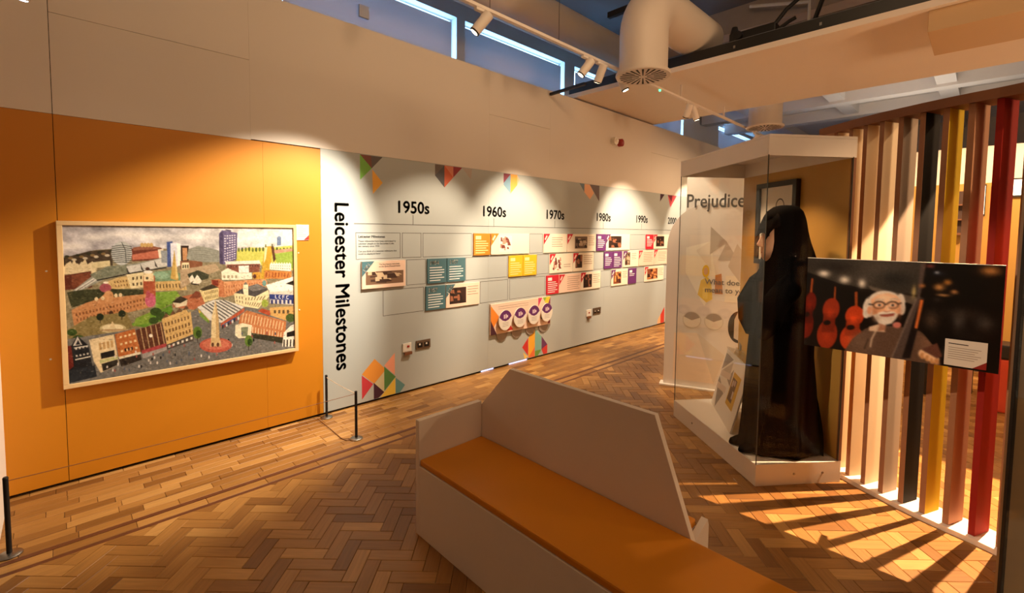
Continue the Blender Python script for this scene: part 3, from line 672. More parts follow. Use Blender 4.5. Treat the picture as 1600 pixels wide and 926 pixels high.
add('stretcher', MB().box(x0 + .01, x1 - .01, YW - .012, YW - .001, z0 + .01, z1 - .01), M['brownwood'], pt)
add('canvas', MB().box(x0 + fwid, x1 - fwid, YW - .044, YW - .014, z0 + fwid, z1 - fwid), M['board_edge'], pt)
raster_mesh('painted_scene', city(), (x0 + fwid, YW - .0446, z1 - fwid), (x1 - x0 - 2 * fwid, 0, 0), (0, 0, -(z1 - z0 - 2 * fwid)), M['paint'], pt)
cl = thing('caption_card', 'small white caption card with a red corner right of the painting', 'card', (1.50, YW, 1.68))
add('card', MB().box(1.445 + .012, 1.565, YW - .006, YW - .0005, 1.610, 1.745), M['plastic'], cl)
cm = MB(); yy = YW - .0064
cm.quad([(1.565, yy, 1.612), (1.565, yy, 1.655), (1.520, yy, 1.612)], (180, 50, 46))
for k in range(6): cm.quad([(1.470, yy, 1.725 - k * .016), (1.470 + (.07 if k % 3 else .045), yy, 1.725 - k * .016), (1.470 + (.07 if k % 3 else .045), yy, 1.722 - k * .016), (1.470, yy, 1.722 - k * .016)], (150, 146, 140))
add('printed_caption', cm, M['print'], cl)
sm = MB()
for x, z in ((-.075, 1.42), (-.075, .98), (1.475, 1.46), (1.475, 1.00)): sm.lathe([(.007, 0), (.007, .004), (.003, .006)], (0, 0, 0), 8)
# four small screw heads beside the frame
for k, (x, z) in enumerate(((-.075, 1.42), (-.075, .85), (1.475, 1.50), (1.475, 1.00))):
    s = MB().tube([(x, YW + .001, z), (x, YW - .004, z)], .006, 8)
    tag(add('wall_screw', s, M['plastic']), 'pale screw head in the orange wall, %s of the painting' % ('upper left', 'lower left', 'upper right', 'lower right')[k], 'screw', 'screws round the painting')

# ------------------------------------------------------------------ milestone boards
TEAL, ORA, YEL, RED, PUR, CR, PINK = (70, 108, 118), (226, 130, 40), (236, 184, 40), (196, 36, 52), (104, 50, 112), (236, 226, 206), (236, 206, 186)
def board(x0, x1, row, col, label, year='', kind='solid', tri=None, photo=None, lines=6, textx=None, grp='milestone boards on the timeline wall', th=.014, cap=None):
    z0, z1 = row; w = x1 - x0; h = z1 - z0
    t = thing('milestone_board', label, 'sign', ((x0 + x1) / 2, YW, (z0 + z1) / 2), grp)
    add('board', MB().box(x0, x1 - .004, YW - th, YW - .0006, z0, z1), mat('board_%d_%d_%d' % col, col, .5) if ('board_%d_%d_%d' % col) not in bpy.data.materials else bpy.data.materials['board_%d_%d_%d' % col], t, bevel=.0012)
    mb = MB(); y = YW - th - .0004
    q = lambda a, b, c, d, cc, k=0: mb.quad([(x0 + a, y - k * .00004, z0 + c), (x0 + b, y - k * .00004, z0 + c), (x0 + b, y - k * .00004, z0 + d), (x0 + a, y - k * .00004, z0 + d)], cc)
    if kind == 'solid':
        lc = (226, 232, 230) if col in (TEAL, PUR, RED) else (250, 222, 160)
        for k in range(lines):
            q(.028, w * (.86 if k % 3 else .74) - (.05 if k == lines - 1 else 0), h * .62 - k * h * .105, h * .62 - k * h * .105 + .010, lc)
        if not year: q(.028, .028 + min(.085, w * .4), h - .072, h - .030, lc)
        else: text('year_lettering', year, .062, (x0 + .026, YW - th - .0002, z1 - .066), UX, VZ, M['inkwhite'], t, bold=.0015)
    else:
        if photo:
            a, b, c, d, style = photo; a, b = a * w, b * w; c, d = c * h, d * h
            cols = dict(sepia=((120, 92, 72), (206, 182, 150), (66, 44, 36)), dark=((52, 34, 28), (150, 96, 70), (30, 20, 18)), bw=((110, 92, 80), (190, 172, 150), (50, 40, 36)), warm=((140, 80, 50), (226, 150, 90), (70, 40, 34)), line=((244, 236, 220), (200, 150, 130), (120, 60, 50)))[style]
            q(a, b, c, d, cols[0], 1)
            rs = random.Random(int(x0 * 100))
            for k in range(14):
                aa = a + rs.random() * (b - a) * .8; bb = min(b, aa + (.1 + rs.random() * .25) * (b - a)); cc = c + rs.random() * (d - c) * .75; dd = min(d, cc + (.1 + rs.random() * .3) * (d - c))
                mb.quad([(x0 + aa, y - (2 + k) * .00004, z0 + cc), (x0 + bb, y - (2 + k) * .00004, z0 + cc + rs.uniform(-.01, .01) * .5), (x0 + bb * .7 + aa * .3, y - (2 + k) * .00004, z0 + dd), (x0 + aa, y - (2 + k) * .00004, z0 + dd)], cols[1 + k % 2])
        if tri:
            tw, thh = .13, .15
            mb.quad([(x0, y - .0008, z1), (x0, y - .0008, z1 - thh), (x0 + tw, y - .0008, z1)], tri)
            if not year: mb.quad([(x0 + .016, y - .00085, z1 - .072), (x0 + .034, y - .00085, z1 - .088), (x0 + .076, y - .00085, z1 - .034), (x0 + .058, y - .00085, z1 - .018)], (240, 224, 206))
        if textx:
            for k in range(lines):
                zz = h * (textx[2] if len(textx) > 2 else .82) - k * .030
                q(textx[0] * w, textx[1] * w - (.03 if k % 3 == 2 else 0), zz, zz + .007, (150, 120, 100))
        if year:
            dd = Vector((.62, 0, .78)).normalized(); vv = Vector((-.78, 0, .62)).normalized()
            text('year_lettering', year, .050, Vector((x0 + .032, YW - th - .0014, z1 - .112)), dd, vv, M['inkwhite'], t, bold=.0014)
        if cap:
            text('caption_lettering', cap, .021, (x0 + textx[0] * w, YW - th - .0003, z1 - .040), UX, VZ, M['ink'], t)
    if mb.f: add('printed_face', mb, M['print'], t)
    return t
board(3.44, 3.70, R1, ORA, 'orange board of small white text beside the wide cream signature board', '', lines=6)
board(3.71, 4.385, R1, CR, 'wide cream board with orange corner and a red rubber stamp drawing', '', 'pic', ORA, (.20, .52, .12, .90, 'line'), 0)
board(2.05, 2.53, R2, PINK, 'cream 1951 board with a sepia photograph of a street of houses', '1951', 'pic', TEAL, (.08, .94, .14, .62, 'sepia'), 0, (.37, .95), th=.022, cap='The first houses were built\non the Eyres Monsell Estate')
board(2.80, 3.055, R2, TEAL, 'teal 1954 board of white text in the middle timeline row', '1954')
board(3.06, 3.32, R2, TEAL, 'teal 1957 board in the middle timeline row, right of the 1954 board', '1957')
board(2.78, 3.04, R3, TEAL, 'teal 1957 board in the lowest timeline row, below the 1954 board', '1957')
board(3.045, 3.535, R3, PINK, 'cream 1959 board with a dark photograph in the lowest timeline row', '1959', 'pic', TEAL, (.10, .58, .14, .84, 'dark'), 4, (.62, .95))
board(4.01, 4.265, R2, YEL, 'yellow text board, first of the yellow pair', '')
board(4.27, 4.53, R2, YEL, 'yellow text board, second of the yellow pair', '')
board(4.66, 5.155, R1, CR, 'cream text board with a red corner in the top row under 1970s', '', 'pic', RED, None, 5, (.34, .80, .78))
board(5.165, 5.86, R1, CR, 'cream board with red corner and a photo of a group of people', '', 'pic', RED, (.25, .68, .18, .86, 'bw'), 5, (.72, .94))
board(5.88, 6.128, R1, PUR, 'purple text board at the start of the top row under 1980s', '', lines=5)
board(6.132, 6.83, R1, CR, 'cream board with purple corner and a dark crowd photo, top row', '', 'pic', PUR, (.10, .62, .16, .88, 'dark'), 0)
board(7.36, 7.625, R1, RED, 'red text board in the top row under 1990s', '', lines=5)
board(7.63, 8.2, R1, CR, 'cream board with a brown photo next to the red 1990s board', '', 'pic', RED, (.14, .66, .16, .88, 'dark'), 0)
board(4.79, 5.295, R2, CR, 'cream board with red corner and a pale cone shaped sketch', '', 'pic', RED, (.12, .50, .12, .80, 'line'), 2, (.6, .9, .4))
board(5.31, 5.815, R2, CR, 'cream board with red corner and two small stacked photos', '', 'pic', RED, (.10, .42, .18, .90, 'dark'), 5, (.48, .92))
board(6.09, 6.335, R2, PUR, 'purple text board, first of the purple pair in the middle row', '', lines=5)
board(6.34, 6.60, R2, PUR, 'purple text board, second of the purple pair in the middle row', '', lines=6)
board(6.64, 7.11, R2, CR, 'cream board with purple corner and an arched doorway picture', '', 'pic', PUR, (.10, .44, .12, .92, 'sepia'), 4, (.54, .86))
board(7.13, 7.645, R2, PINK, 'pale pink text board with a crimson corner, first of two', '', 'pic', RED, None, 6, (.30, .90))
board(7.655, 8.14, R2, PINK, 'pale pink text board with a crimson corner, second of two', '', 'pic', RED, None, 6, (.30, .90))
board(4.73, 4.995, R3, RED, 'red text board in the lowest row under 1970s', '', lines=6)
board(5.0, 5.495, R3, PINK, 'cream board with big red corner joined to the red text board', '', 'pic', RED, None, 7, (.36, .94))
board(5.50, 6.005, R3, CR, 'cream board with a dark brown portrait photo, lowest row under 1970s', '', 'pic', RED, (.12, .54, .12, .88, 'dark'), 5, (.60, .94))
board(6.30, 6.79, R3, CR, 'cream board with purple corner and an orange brown photo, lowest row', '', 'pic', PUR, (.12, .58, .12, .86, 'warm'), 4, (.66, .94))
board(6.81, 7.065, R3, PUR, 'lone purple text board in the lowest row', '', lines=2)
board(7.34, 8.025, R3, CR, 'cream board with crimson corner and a reddish map photo, lowest row', '', 'pic', RED, (.12, .66, .14, .86, 'warm'), 5, (.70, .96))

# lift-the-flap board
fb = thing('flap_board', 'low cream board with four round lift flaps and coloured triangles', 'sign', (4.25, YW, .62))
fx0, fx1, fz0, fz1 = 3.70, 4.80, .44, .82
add('board', MB().box(fx0, fx1, YW - .03, YW - .0006, fz0, fz1), bpy.data.materials['board_%d_%d_%d' % PINK], fb, bevel=.002)
mb = MB(); y = YW - .0305
for pts, c in (([(fx0, fz1 - .02), (fx0, fz0 + .03), (fx0 + .14, .65)], (236, 140, 50)), ([(fx0, fz0 + .18), (fx0, fz0), (fx0 + .1, fz0)], (70, 34, 50)), ([(4.55, fz1), (4.55, .70), (4.63, fz1)], (206, 66, 106)), ([(4.64, fz1), (4.70, .73), (4.72, fz1)], (140, 180, 70)), ([(4.68, .76), (4.72, fz1), (4.795, fz1), (4.74, .70)], (240, 200, 60)),
               ([(4.74, .70), (4.795, fz1), (4.795, .62)], (120, 50, 90)), ([(fx0 + .27, fz0 + .02), (fx0 + .33, fz0 + .09), (fx0 + .38, fz0 + .02)], (196, 50, 44)), ([(4.74, fz0 + .01), (4.795, fz0 + .1), (4.795, fz0 + .01)], (120, 40, 60))):
    mb.quad([(x, y, z) for x, z in pts], c); y -= .00003
for k in range(2): mb.quad([(3.82, y, .775 - k * .028), (4.36, y, .775 - k * .028), (4.36, y, .780 - k * .028), (3.82, y, .780 - k * .028)], (160, 140, 120))
add('printed_face', mb, M['print'], fb)
for k, cx in enumerate((3.905, 4.165, 4.425, 4.68)):
    cz = .61 + k * .003; rr = .112; yb = YW - .075
    pts = [(cx + rr * math.cos(t), cz + rr * 1.12 * math.sin(t)) for t in [2 * math.pi * j / 32 for j in range(32)]]
    fl = add('flap', MB().prism(pts, (0, yb, 0), (1, 0, 0), (0, 0, 1), (0, .012, 0)), M['plastic'], fb)
    add('flap_block', MB().box(cx - .07, cx + .07, yb + .012, YW - .031, cz - .09, cz + .05), M['brownwood'], fb)
    pm = MB(); yk = yb - .0005
    ap = [(cx + rr * .98 * math.cos(t), cz + rr * 1.1 * math.sin(t)) for t in np.linspace(math.radians(20), math.radians(160), 12)] + [(cx - .05, cz + .0), (cx, cz - .014), (cx + .05, cz + .0)]
    pm.quad([(x, yk, z) for x, z in ap], (96, 44, 104))
    for a, b, c, d in ((-.03, .02, -.012, .07), (.0, .02, .016, .075), (.022, .03, .04, .06)): pm.quad([(cx + a, yk - .0003, cz + b), (cx + c, yk - .0003, cz + b), (cx + c, yk - .0003, cz + d), (cx + a, yk - .0003, cz + d)], (236, 220, 226))
    for j in range(3): pm.quad([(cx - .05, yk, cz - .035 - j * .02), (cx + .05, yk, cz - .035 - j * .02), (cx + .05, yk, cz - .030 - j * .02), (cx - .05, yk, cz - .030 - j * .02)], (160, 150, 140))
    add('flap_print', pm, M['print'], fl)
    sh = [(cx + .095 * math.cos(t), fz0 - .0 + .10 * math.sin(t)) for t in np.linspace(math.pi, 2 * math.pi, 14)]
    add('finger_tab', MB().prism(sh, (0, YW - .014, 0), (1, 0, 0), (0, 0, 1), (0, .012, 0)), mat('tab_grey', (150, 138, 128), .6) if 'tab_grey' not in bpy.data.materials else bpy.data.materials['tab_grey'], fb)

# sockets
def wallbox(x0, x1, z0, z1, m, label, name, cat, extra=None):
    t = thing(name, label, cat, ((x0 + x1) / 2, YW, (z0 + z1) / 2))
    add('face_plate', MB().box(x0, x1, YW - .012, YW - .0006, z0, z1), m, t, bevel=.003)
    if extra: extra(t)
    return t
def data_extra(x0, z0):
    def f(t):
        add('port', MB().box(x0 + .05, x0 + .075, YW - .016, YW - .0125, z0 + .045, z0 + .065), M['red'], t)
        add('lower_box', MB().box(x0 + .01, x0 + .10, YW - .03, YW - .0125, z0 - .03, z0 - .002), M['brownwood'], t)
    return f
def sock_extra(x0, z0):
    def f(t):
        for dx in (.0, .085):
            add('socket_insert', MB().box(x0 + .015 + dx, x0 + .075 + dx, YW - .015, YW - .0125, z0 + .018, z0 + .068), M['black'], t)
            add('rocker_switch', MB().box(x0 + .03 + dx, x0 + .05 + dx, YW - .019, YW - .0155, z0 + .044, z0 + .062), M['plastic'], t)
    return f
wallbox(2.50, 2.60, .44, .53, M['plastic'], 'white data outlet beside the metal socket below the 1950s boards', 'data_outlet', 'outlet', data_extra(2.50, .44))
wallbox(2.66, 2.84, .44, .535, M['socket'], 'double metal power socket below the 1950s boards', 'power_socket', 'socket', sock_extra(2.66, .44))
wallbox(5.66, 5.78, .43, .53, M['plastic'], 'white data outlet beside the metal socket below the 1970s boards', 'data_outlet', 'outlet', data_extra(5.66, .43))
wallbox(5.83, 6.03, .44, .54, M['socket'], 'double metal power socket below the 1970s boards', 'power_socket', 'socket', sock_extra(5.83, .44))
fa = thing('wall_sounder', 'white and red alarm sounder high on the cream wall', 'alarm', (6.32, YW, 3.14))
add('housing', MB().tube([(6.27, YW - .0006, 3.14), (6.27, YW - .07, 3.14)], .06, 20), M['plastic'], fa, smooth=True)
add('beacon', MB().tube([(6.27, YW - .07, 3.14), (6.27, YW - .10, 3.14)], [.035, .02], 16), mat('beacon_white', (255, 250, 240), .2), fa, smooth=True)
add('red_sounder', MB().tube([(6.45, YW - .0006, 3.14), (6.45, YW - .06, 3.14), (6.45, YW - .075, 3.14)], [.06, .06, .035], 20), M['red'], fa, smooth=True)

# ------------------------------------------------------------------ barrier posts and cord
posts = [((1.673, 3.513), .389, 'short black barrier post standing on the floor before the grey wall'), ((1.673, 4.10), .386, 'short black barrier post tight against the wall where orange meets grey'), ((-.246, 3.455), .410, 'short black barrier post by the white return wall')]
for (x, y), h, lb in posts:
    t = thing('barrier_post', lb, 'post', (x, y, 0), 'low barrier posts')
    add('base', MB().lathe([(.05, 0), (.05, .006), (.042, .011), (.014, .015)], (x, y, .0004), 28), M['steel'], t, smooth=True)
    add('pole', MB().tube([(x, y, .015), (x, y, h)], .011, 14), M['blackm'], t, smooth=True)
    add('cap', MB().tube([(x, y, h), (x, y, h + .008)], [.012, .009], 14), M['black'], t, smooth=True)
def cordpath(a, b, sag): return [tuple(Vector(a).lerp(Vector(b), k / 16) - Vector((0, 0, sag * 4 * (k / 16) * (1 - k / 16)))) for k in range(17)]
tag(add('elastic_rope', MB().tube(cordpath((-.246, 3.455, .395), (1.673, 3.513, .375), .008), .0022, 6), M['cord'], smooth=True), 'thin brown elastic cord strung between the two front barrier posts', 'cord')
tag(add('elastic_rope', MB().tube(cordpath((1.673, 3.513, .375), (1.673, 4.10, .372), .006), .0022, 6), mat('pale_cord', (210, 190, 160), .6), smooth=True), 'thin pale cord strung from the front post to the wall post', 'cord')

tag(add('cord_floor_shadow', MB().tube([(1.60, 4.13, .003), (1.595, 3.85, .003), (1.585, 3.58, .003), (1.60, 3.53, .003), (1.64, 3.52, .003)], .0025, 6), M['cord']), 'thin dark line on the floor planks, shadow of the cord between the posts', 'cord')  # thin tube laid down as the shadow of the strung cord

# ------------------------------------------------------------------ bench
bn = thing('gallery_bench', 'white gallery bench with an angled high back and mustard seat', 'bench', (1.6, 1.2, 0))
BX0, BX1, BY0, BY1 = 1.378, 1.832, -.6, 2.130
add('front_panel', MB().box(BX0, BX0 + .02, BY0, BY1, 0.0005, .400), M['bench'], bn, bevel=.002)
add('arm_panel', MB().box(BX0, BX1 - .001, BY1 + .001, BY1 + .035, .0005, .654), M['bench'], bn, bevel=.002)
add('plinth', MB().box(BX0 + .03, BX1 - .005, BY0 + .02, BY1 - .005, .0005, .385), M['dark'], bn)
add('seat_board', MB().box(BX0 + .021, BX1 - .002, BY0, BY1 - .001, .386, .400), M['bench'], bn)
add('seat_cushion', MB().box(BX0 + .004, BX1 - .002, BY0, BY1 - .002, .401, .436), M['cushion'], bn, bevel=.009)
prof = [(BY1 + .034, .0005), (BY1 + .034, .60), (1.885, .908), (.972, .908), (.782, .40), (.60, .40), (-.6, .40), (-.6, .0005)]
add('backrest', MB().prism(prof, (BX1, 0, 0), (0, 1, 0), (0, 0, 1), (.030, 0, 0)), M['bench'], bn, bevel=.002)
add('rear_cushion', MB().box(BX1 + .034, BX1 + .15, .84, 2.10, .401, .436), M['cushion'], bn, bevel=.009)
add('rear_panel', MB().box(BX1 + .034, BX1 + .152, .84, 2.12, .0005, .400), M['bench'], bn)
add('rear_end_panel', MB().prism([(0, 0), (.16, 0), (.16, .405), (.148, .436), (0, .385)], (BX1 + .035, .80, .0005), (1, 0, 0), (0, 0, 1), (0, .03, 0)), M['bench'], bn, bevel=.0015)

# ------------------------------------------------------------------ glass display case with the black garment
A = Vector((3.300, 1.006, 0)); d1 = Vector((.737, -.676, 0)).normalized(); d2 = Vector((.617, .787, 0)).normalized()
d1 = Vector((d2.y, -d2.x, 0))       # square corner
LW, LD = .625, 1.213
def cp(s, t, z): return A + d1 * s + d2 * t + Vector((0, 0, z))       # s across the front, t along the depth
case = thing('display_case', 'tall glass display case with white plinth, white hood and mustard back', 'display case', tuple(cp(LW / 2, LD / 2, 0)))
def cbox(s0, s1, t0, t1, z0, z1): return MB().obox(cp((s0 + s1) / 2, (t0 + t1) / 2, (z0 + z1) / 2), d1 * ((s1 - s0) / 2), d2 * ((t1 - t0) / 2), (0, 0, (z1 - z0) / 2))
add('plinth', cbox(0, LW, 0, LD, .0005, .15), M['white'], case, bevel=.002)
add('hood_top', cbox(0, LW, 0, LD, 2.335, 2.352), M['white'], case)
for nm, q in (('hood_fascia', (0, LW, 0, .015)), ('hood_fascia', (0, LW, LD - .015, LD)), ('hood_fascia', (0, .015, .016, LD - .016)), ('hood_fascia', (LW - .015, LW, .016, LD - .016))):
    add(nm, cbox(*q, 2.215, 2.334), M['white'], case)
add('back_panel', cbox(LW - .022, LW - .004, .02, LD - .02, .151, 2.214), M['mustard'], case)
for nm, q in (('glass_pane', (.002, LW - .026, .002, .012)), ('glass_pane', (.002, .012, .013, LD - .013)), ('glass_pane', (.002, LW - .026, LD - .012, LD - .002))):
    add(nm, cbox(*q, .151, 2.214), M['fglass' if q[1] > .1 and q[3] < .1 else 'glass'], case)
for s, t in ((.0, .0), (.0, LD - .012), (LW - .024, .0)):
    add('glass_edge', cbox(s - .001, s + .004, t - .001, t + .004, .151, 2.22), M['glassedge'], case)
add('corner_trim', cbox(LW - .022, LW, .0, .018, .151, 2.214), M['brownwood'], case)
for s in (.28, .49): add('screw', MB().tube([tuple(cp(s, -.0005, .075)), tuple(cp(s, -.004, .075))], .008, 10), M['steel'], case)
for t in (.35,): add('screw', MB().tube([tuple(cp(.0 - .0005, LD - t, .075)), tuple(cp(-.004, LD - t, .075))], .008, 10), M['steel'], case)
for k in range(5): add('case_downlight', MB().tube([tuple(cp(.14, .15 + k * .22, 2.334)), tuple(cp(.14, .15 + k * .22, 2.300))], .022, 12), M['steel'], case, smooth=True)
for t_ in (.37, .81): spot('case_spot_light', tuple(cp(.14, t_, 2.29)), tuple(cp(.42, t_, 0)), 34, 95, .6, WARM, .02)
# framed print on the case's mustard back
fp = thing('framed_print', 'black framed white print hanging on the mustard back of the case', 'picture', tuple(cp(LW - .04, .78, 1.85)))
fs0, fs1 = LW - .062, LW - .0225
for q in ((.47, .51, 1.45, 2.13), (.91, .95, 1.45, 2.13)): add('frame_stile', cbox(fs0, fs1, q[0], q[1], q[2], q[3]), M['black'], fp)
for q in ((.51, .91, 2.09, 2.13), (.51, .91, 1.45, 1.49)): add('frame_rail', cbox(fs0, fs1, q[0], q[1], q[2], q[3]), M['black'], fp)
add('print_sheet', cbox(fs0 + .02, fs1, .51, .91, 1.49, 2.09), M['plastic'], fp)
rg = MB(); o_ = cp(fs0 + .0195, .67, 1.93); Ud = -d2
for (ra, rb, c, k) in ((.045, .065, (90, 86, 80), 0), (.022, .030, (120, 130, 80), 1)):
    n = 20
    for j in range(n):
        t0, t1 = 2 * math.pi * j / n, 2 * math.pi * (j + 1) / n; P = lambda rr, t: tuple(o_ + Ud * (rr * .8 * math.cos(t)) + Vector((0, 0, rr * math.sin(t) - k * .04)))
        rg.quad([P(rb, t0), P(rb, t1), P(rb - .012, t1), P(rb - .012, t0)], c)
add('printed_rings', rg, M['print'], fp)

# garment on a mannequin, facing the timeline wall
fdir = Vector((-.74, .67, 0)).normalized(); sdir = Vector((fdir.y, -fdir.x, 0))    # fdir: facing, sdir: its right-hand side
mc0 = cp(.305, .225, .1505)
fig = thing('robed_mannequin', 'pale faced mannequin in a full length black robe and head veil inside the glass case', 'mannequin', tuple(mc0))
def ringp(z, f, a, b, nf=0, amp=0, ph=0, seg=56, sq=1.0):
    out = []
    for j in range(seg):
        t = 2 * math.pi * j / seg; w = 1 + amp * (math.sin(nf * t + ph) + .5 * math.sin((nf * 2 + 1) * t + ph * 2 + z * 2))
        out.append(mc0 + fdir * (f + a * w * math.cos(t)) + sdir * (b * w * math.sin(t)) + Vector((0, 0, z)))
    return out
body = MB().rings([ringp(.012, -.01, .270, .195, 7, .06, .2), ringp(.05, -.01, .266, .192, 7, .06, .2), ringp(.22, -.008, .250, .185, 7, .05, .4), ringp(.45, -.005, .235, .18, 7, .042, .6), ringp(.70, -.005, .220, .178, 6, .033, .8), ringp(.90, -.01, .212, .18, 6, .028, 1.), ringp(1.05, -.015, .208, .188, 5, .02, 1.2), ringp(1.18, -.02, .200, .198, 5, .015, 1.3), ringp(1.28, -.02, .175, .198, 4, .01, 1.4), ringp(1.36, -.02, .135, .18, 4, .008, 1.5), ringp(1.41, -.02, .10, .13, 0, 0), ringp(1.45, -.01, .072, .078), ringp(1.54, .0, .066, .070)], True)
add('robe', body, M['fabric'], fig, smooth=True)
# train of cloth at the back of the hem
tr = MB().rings([[mc0 + fdir * (-.235 - k * .014) + sdir * (math.sin(t) * (.17 - k * .02)) + Vector((0, 0, .014 + max(0, math.cos(t)) * (.42 - k * .11) * (1 - .08 * math.sin(5 * t)))) for t in [2 * math.pi * j / 32 for j in range(32)]] for k in range(4)], True)
add('hem_train', tr, M['fabric'], fig, smooth=True)
# head with a face, neck inside the collar
hd = []
for z, f, a, b in ((1.28, .0, .055, .055), (1.345, .015, .058, .052), (1.362, .075, .062, .044), (1.39, .078, .082, .055), (1.425, .072, .093, .064), (1.46, .068, .098, .070), (1.50, .064, .100, .074), (1.545, .058, .098, .077), (1.59, .052, .106, .078), (1.64, .035, .105, .076), (1.68, .025, .09, .064), (1.71, .012, .05, .042)):
    hd.append(ringp(z, f, a, b, seg=32))
add('head', MB().rings(hd, True), M['skin'], fig, smooth=True)
ns_ = MB().rings([[mc0 + fdir * (f_ + .001) + sdir * sx + Vector((0, 0, zz)) for f_, sx, zz in ((.150, -w_, z_), (.150, w_, z_), (tip, w_ * .45, z_ - dz_), (tip, -w_ * .45, z_ - dz_))] for z_, w_, tip, dz_ in ((1.555, .008, .160, 0), (1.52, .011, .180, .002), (1.485, .015, .198, .004), (1.470, .017, .192, .0), (1.462, .014, .170, .0))], True)
add('nose', ns_, M['skin'], fig, smooth=True)
add('mouth', MB().rings([[mc0 + fdir * (.158 - abs(k) * .006) + sdir * (.011 * k) + Vector((0, 0, 1.425 + dz * (1 - abs(k) * .42))) + fdir * df for dz, df in ((-.009, 0), (-.004, .011), (.004, .011), (.009, 0))] for k in (-2, -1, 0, 1, 2)], True), mat('lip', (160, 104, 92), .5), fig, smooth=True)
for sgn in (-1, 1):
    ec = mc0 + fdir * .138 + sdir * .031 * sgn + Vector((0, 0, 1.545))
    add('eye', MB().tube([tuple(ec), tuple(ec + fdir * .010), tuple(ec + fdir * .014)], [.014, .012, .006], 12), M['ink'], fig, smooth=True)
    add('brow', MB().obox(ec + fdir * .008 + Vector((0, 0, .026)), fdir * .006, sdir * .017, (0, 0, .0035)), M['brownwood'], fig)
def hood(z, f, a, b, amp=0, nf=0):
    pw = .62 if 1.34 < z < 1.6 else .85
    out = []
    for j_ in range(56):
        t = 2 * math.pi * j_ / 56; w = 1 + amp * math.sin(nf * t + .5); c, q_ = math.cos(t), math.sin(t)
        out.append(mc0 + fdir * (f + a * w * math.copysign(abs(c) ** (pw if c > 0 else 1), c)) + sdir * (b * w * math.copysign(abs(q_) ** .85, q_)) + Vector((0, 0, z)))
    return out
hv = MB().rings([hood(1.06, -.03, .218, .205, .022, 9), hood(1.16, -.03, .216, .210, .02, 9), hood(1.24, -.035, .205, .206, .016, 8), hood(1.30, -.05, .19, .19, .012, 8), hood(1.345, -.040, .178, .170, .012, 7), hood(1.39, -.036, .167, .150, .01, 6), hood(1.44, -.031, .158, .132, .008, 6), hood(1.49, -.022, .150, .118, .005, 5), hood(1.54, -.014, .143, .110), hood(1.585, -.008, .138, .106), hood(1.62, .0, .140, .105), hood(1.67, .010, .138, .100), hood(1.715, .005, .116, .086), hood(1.745, .0, .082, .06), hood(1.757, -.004, .042, .034)], True)
add('veil', hv, M['fabric'], fig, smooth=True)
# stiff peak of the hood over the brow
pk = MB().rings([[mc0 + fdir * (.10 + .024 * k) + sdir * (math.cos(t) * (.103 - .012 * k)) + Vector((0, 0, 1.635 + math.sin(t) * (.085 - .016 * k) - .012 * k * k)) for t in np.linspace(-.35, math.pi + .35, 20)] for k in range(4)], False, False)
pko = add('hood_peak', pk, M['fabric'], fig, smooth=True)
sm_ = pko.modifiers.new('thick', 'SOLIDIFY'); sm_.thickness = .012
for sgn in (-1, 1):
    slv = MB().tube([tuple(mc0 + sdir * .12 * sgn + Vector((0, 0, 1.27))), tuple(mc0 + sdir * .165 * sgn + fdir * .07 + Vector((0, 0, 1.18))), tuple(mc0 + sdir * (.165 if sgn > 0 else .125) * sgn + fdir * .145 + Vector((0, 0, 1.05))), tuple(mc0 + sdir * .12 * sgn + fdir * .165 + Vector((0, 0, .93))), tuple(mc0 + sdir * .06 * sgn + fdir * .17 + Vector((0, 0, .84)))], [.07, .085, .085, .075, .05], 18)
    add('sleeve', slv, M['fabric'], fig, smooth=True)
    shx = MB(); c0 = mc0 + sdir * .065 * sgn + fdir * .165 + Vector((0, 0, .0))
    shx.rings([[c0 + fdir * (L_ + .0) + sdir * (w_ * math.cos(t)) + Vector((0, 0, .004 + h_ + h_ * math.sin(t))) for t in [2 * math.pi * j / 14 for j in range(14)]] for L_, w_, h_ in ((-.02, .03, .035), (.03, .042, .036), (.085, .045, .028), (.125, .036, .020), (.142, .016, .010))], True)
    add('shoe', shx, M['fabric'], fig, smooth=True)
add('badge', MB().obox(mc0 + fdir * .02 - d2 * .130 + Vector((0, 0, 1.40)), fdir * .004, sdir * .014, (0, 0, .008)), M['steel'], fig)

# leaning reader and small objects inside the case
rd = thing('reading_stand', 'white leaning reader panel with grey triangles and a yellow photo in the case', 'stand', tuple(cp(.18, .82, .1505)))
ra_, rb_ = cp(.10, .47, .1515), cp(.32, 1.13, .1515)
Ux = (rb_ - ra_); Ux.z = 0; rw = Ux.length; Ux.normalize(); Nn = Vector((Ux.y, -Ux.x, 0))
if Nn.dot(-A) < 0: Nn = -Nn
Vx = (Vector((0, 0, 1)) * .97 - Nn * .24).normalized(); Wx = Ux.cross(Vx)
if Wx.dot(Nn) < 0: Wx = -Wx
rh = .53
def rp(u, v, w=0): return ra_ + Ux * u + Vx * v + Wx * w
add('panel', MB().prism([(0, 0), (rw, 0), (rw, rh), (0, rh)], ra_, Ux, Vx, -Wx * .012), M['white'], rd)
pm = MB()
def rq(pts, c, k=0): pm.quad([tuple(rp(u * rw, v * rh, .0006 + k * .0002)) for u, v in pts], c)
rq([(.98, .92), (.98, .62), (.62, .92)], (150, 140, 134)); rq([(.96, .60), (.60, .88), (.58, .60)], (190, 178, 168)); rq([(.98, .50), (.98, .30), (.76, .40)], (140, 130, 124)); rq([(.96, .36), (.62, .34), (.80, .02)], (150, 142, 136)); rq([(.66, .58), (.50, .80), (.48, .52)], (150, 140, 132))
rq([(.97, .62), (.55, .70), (.55, .60), (.97, .52)], (214, 196, 184), 1); rq([(.98, .40), (.58, .46), (.58, .36), (.98, .30)], (214, 196, 184), 1)
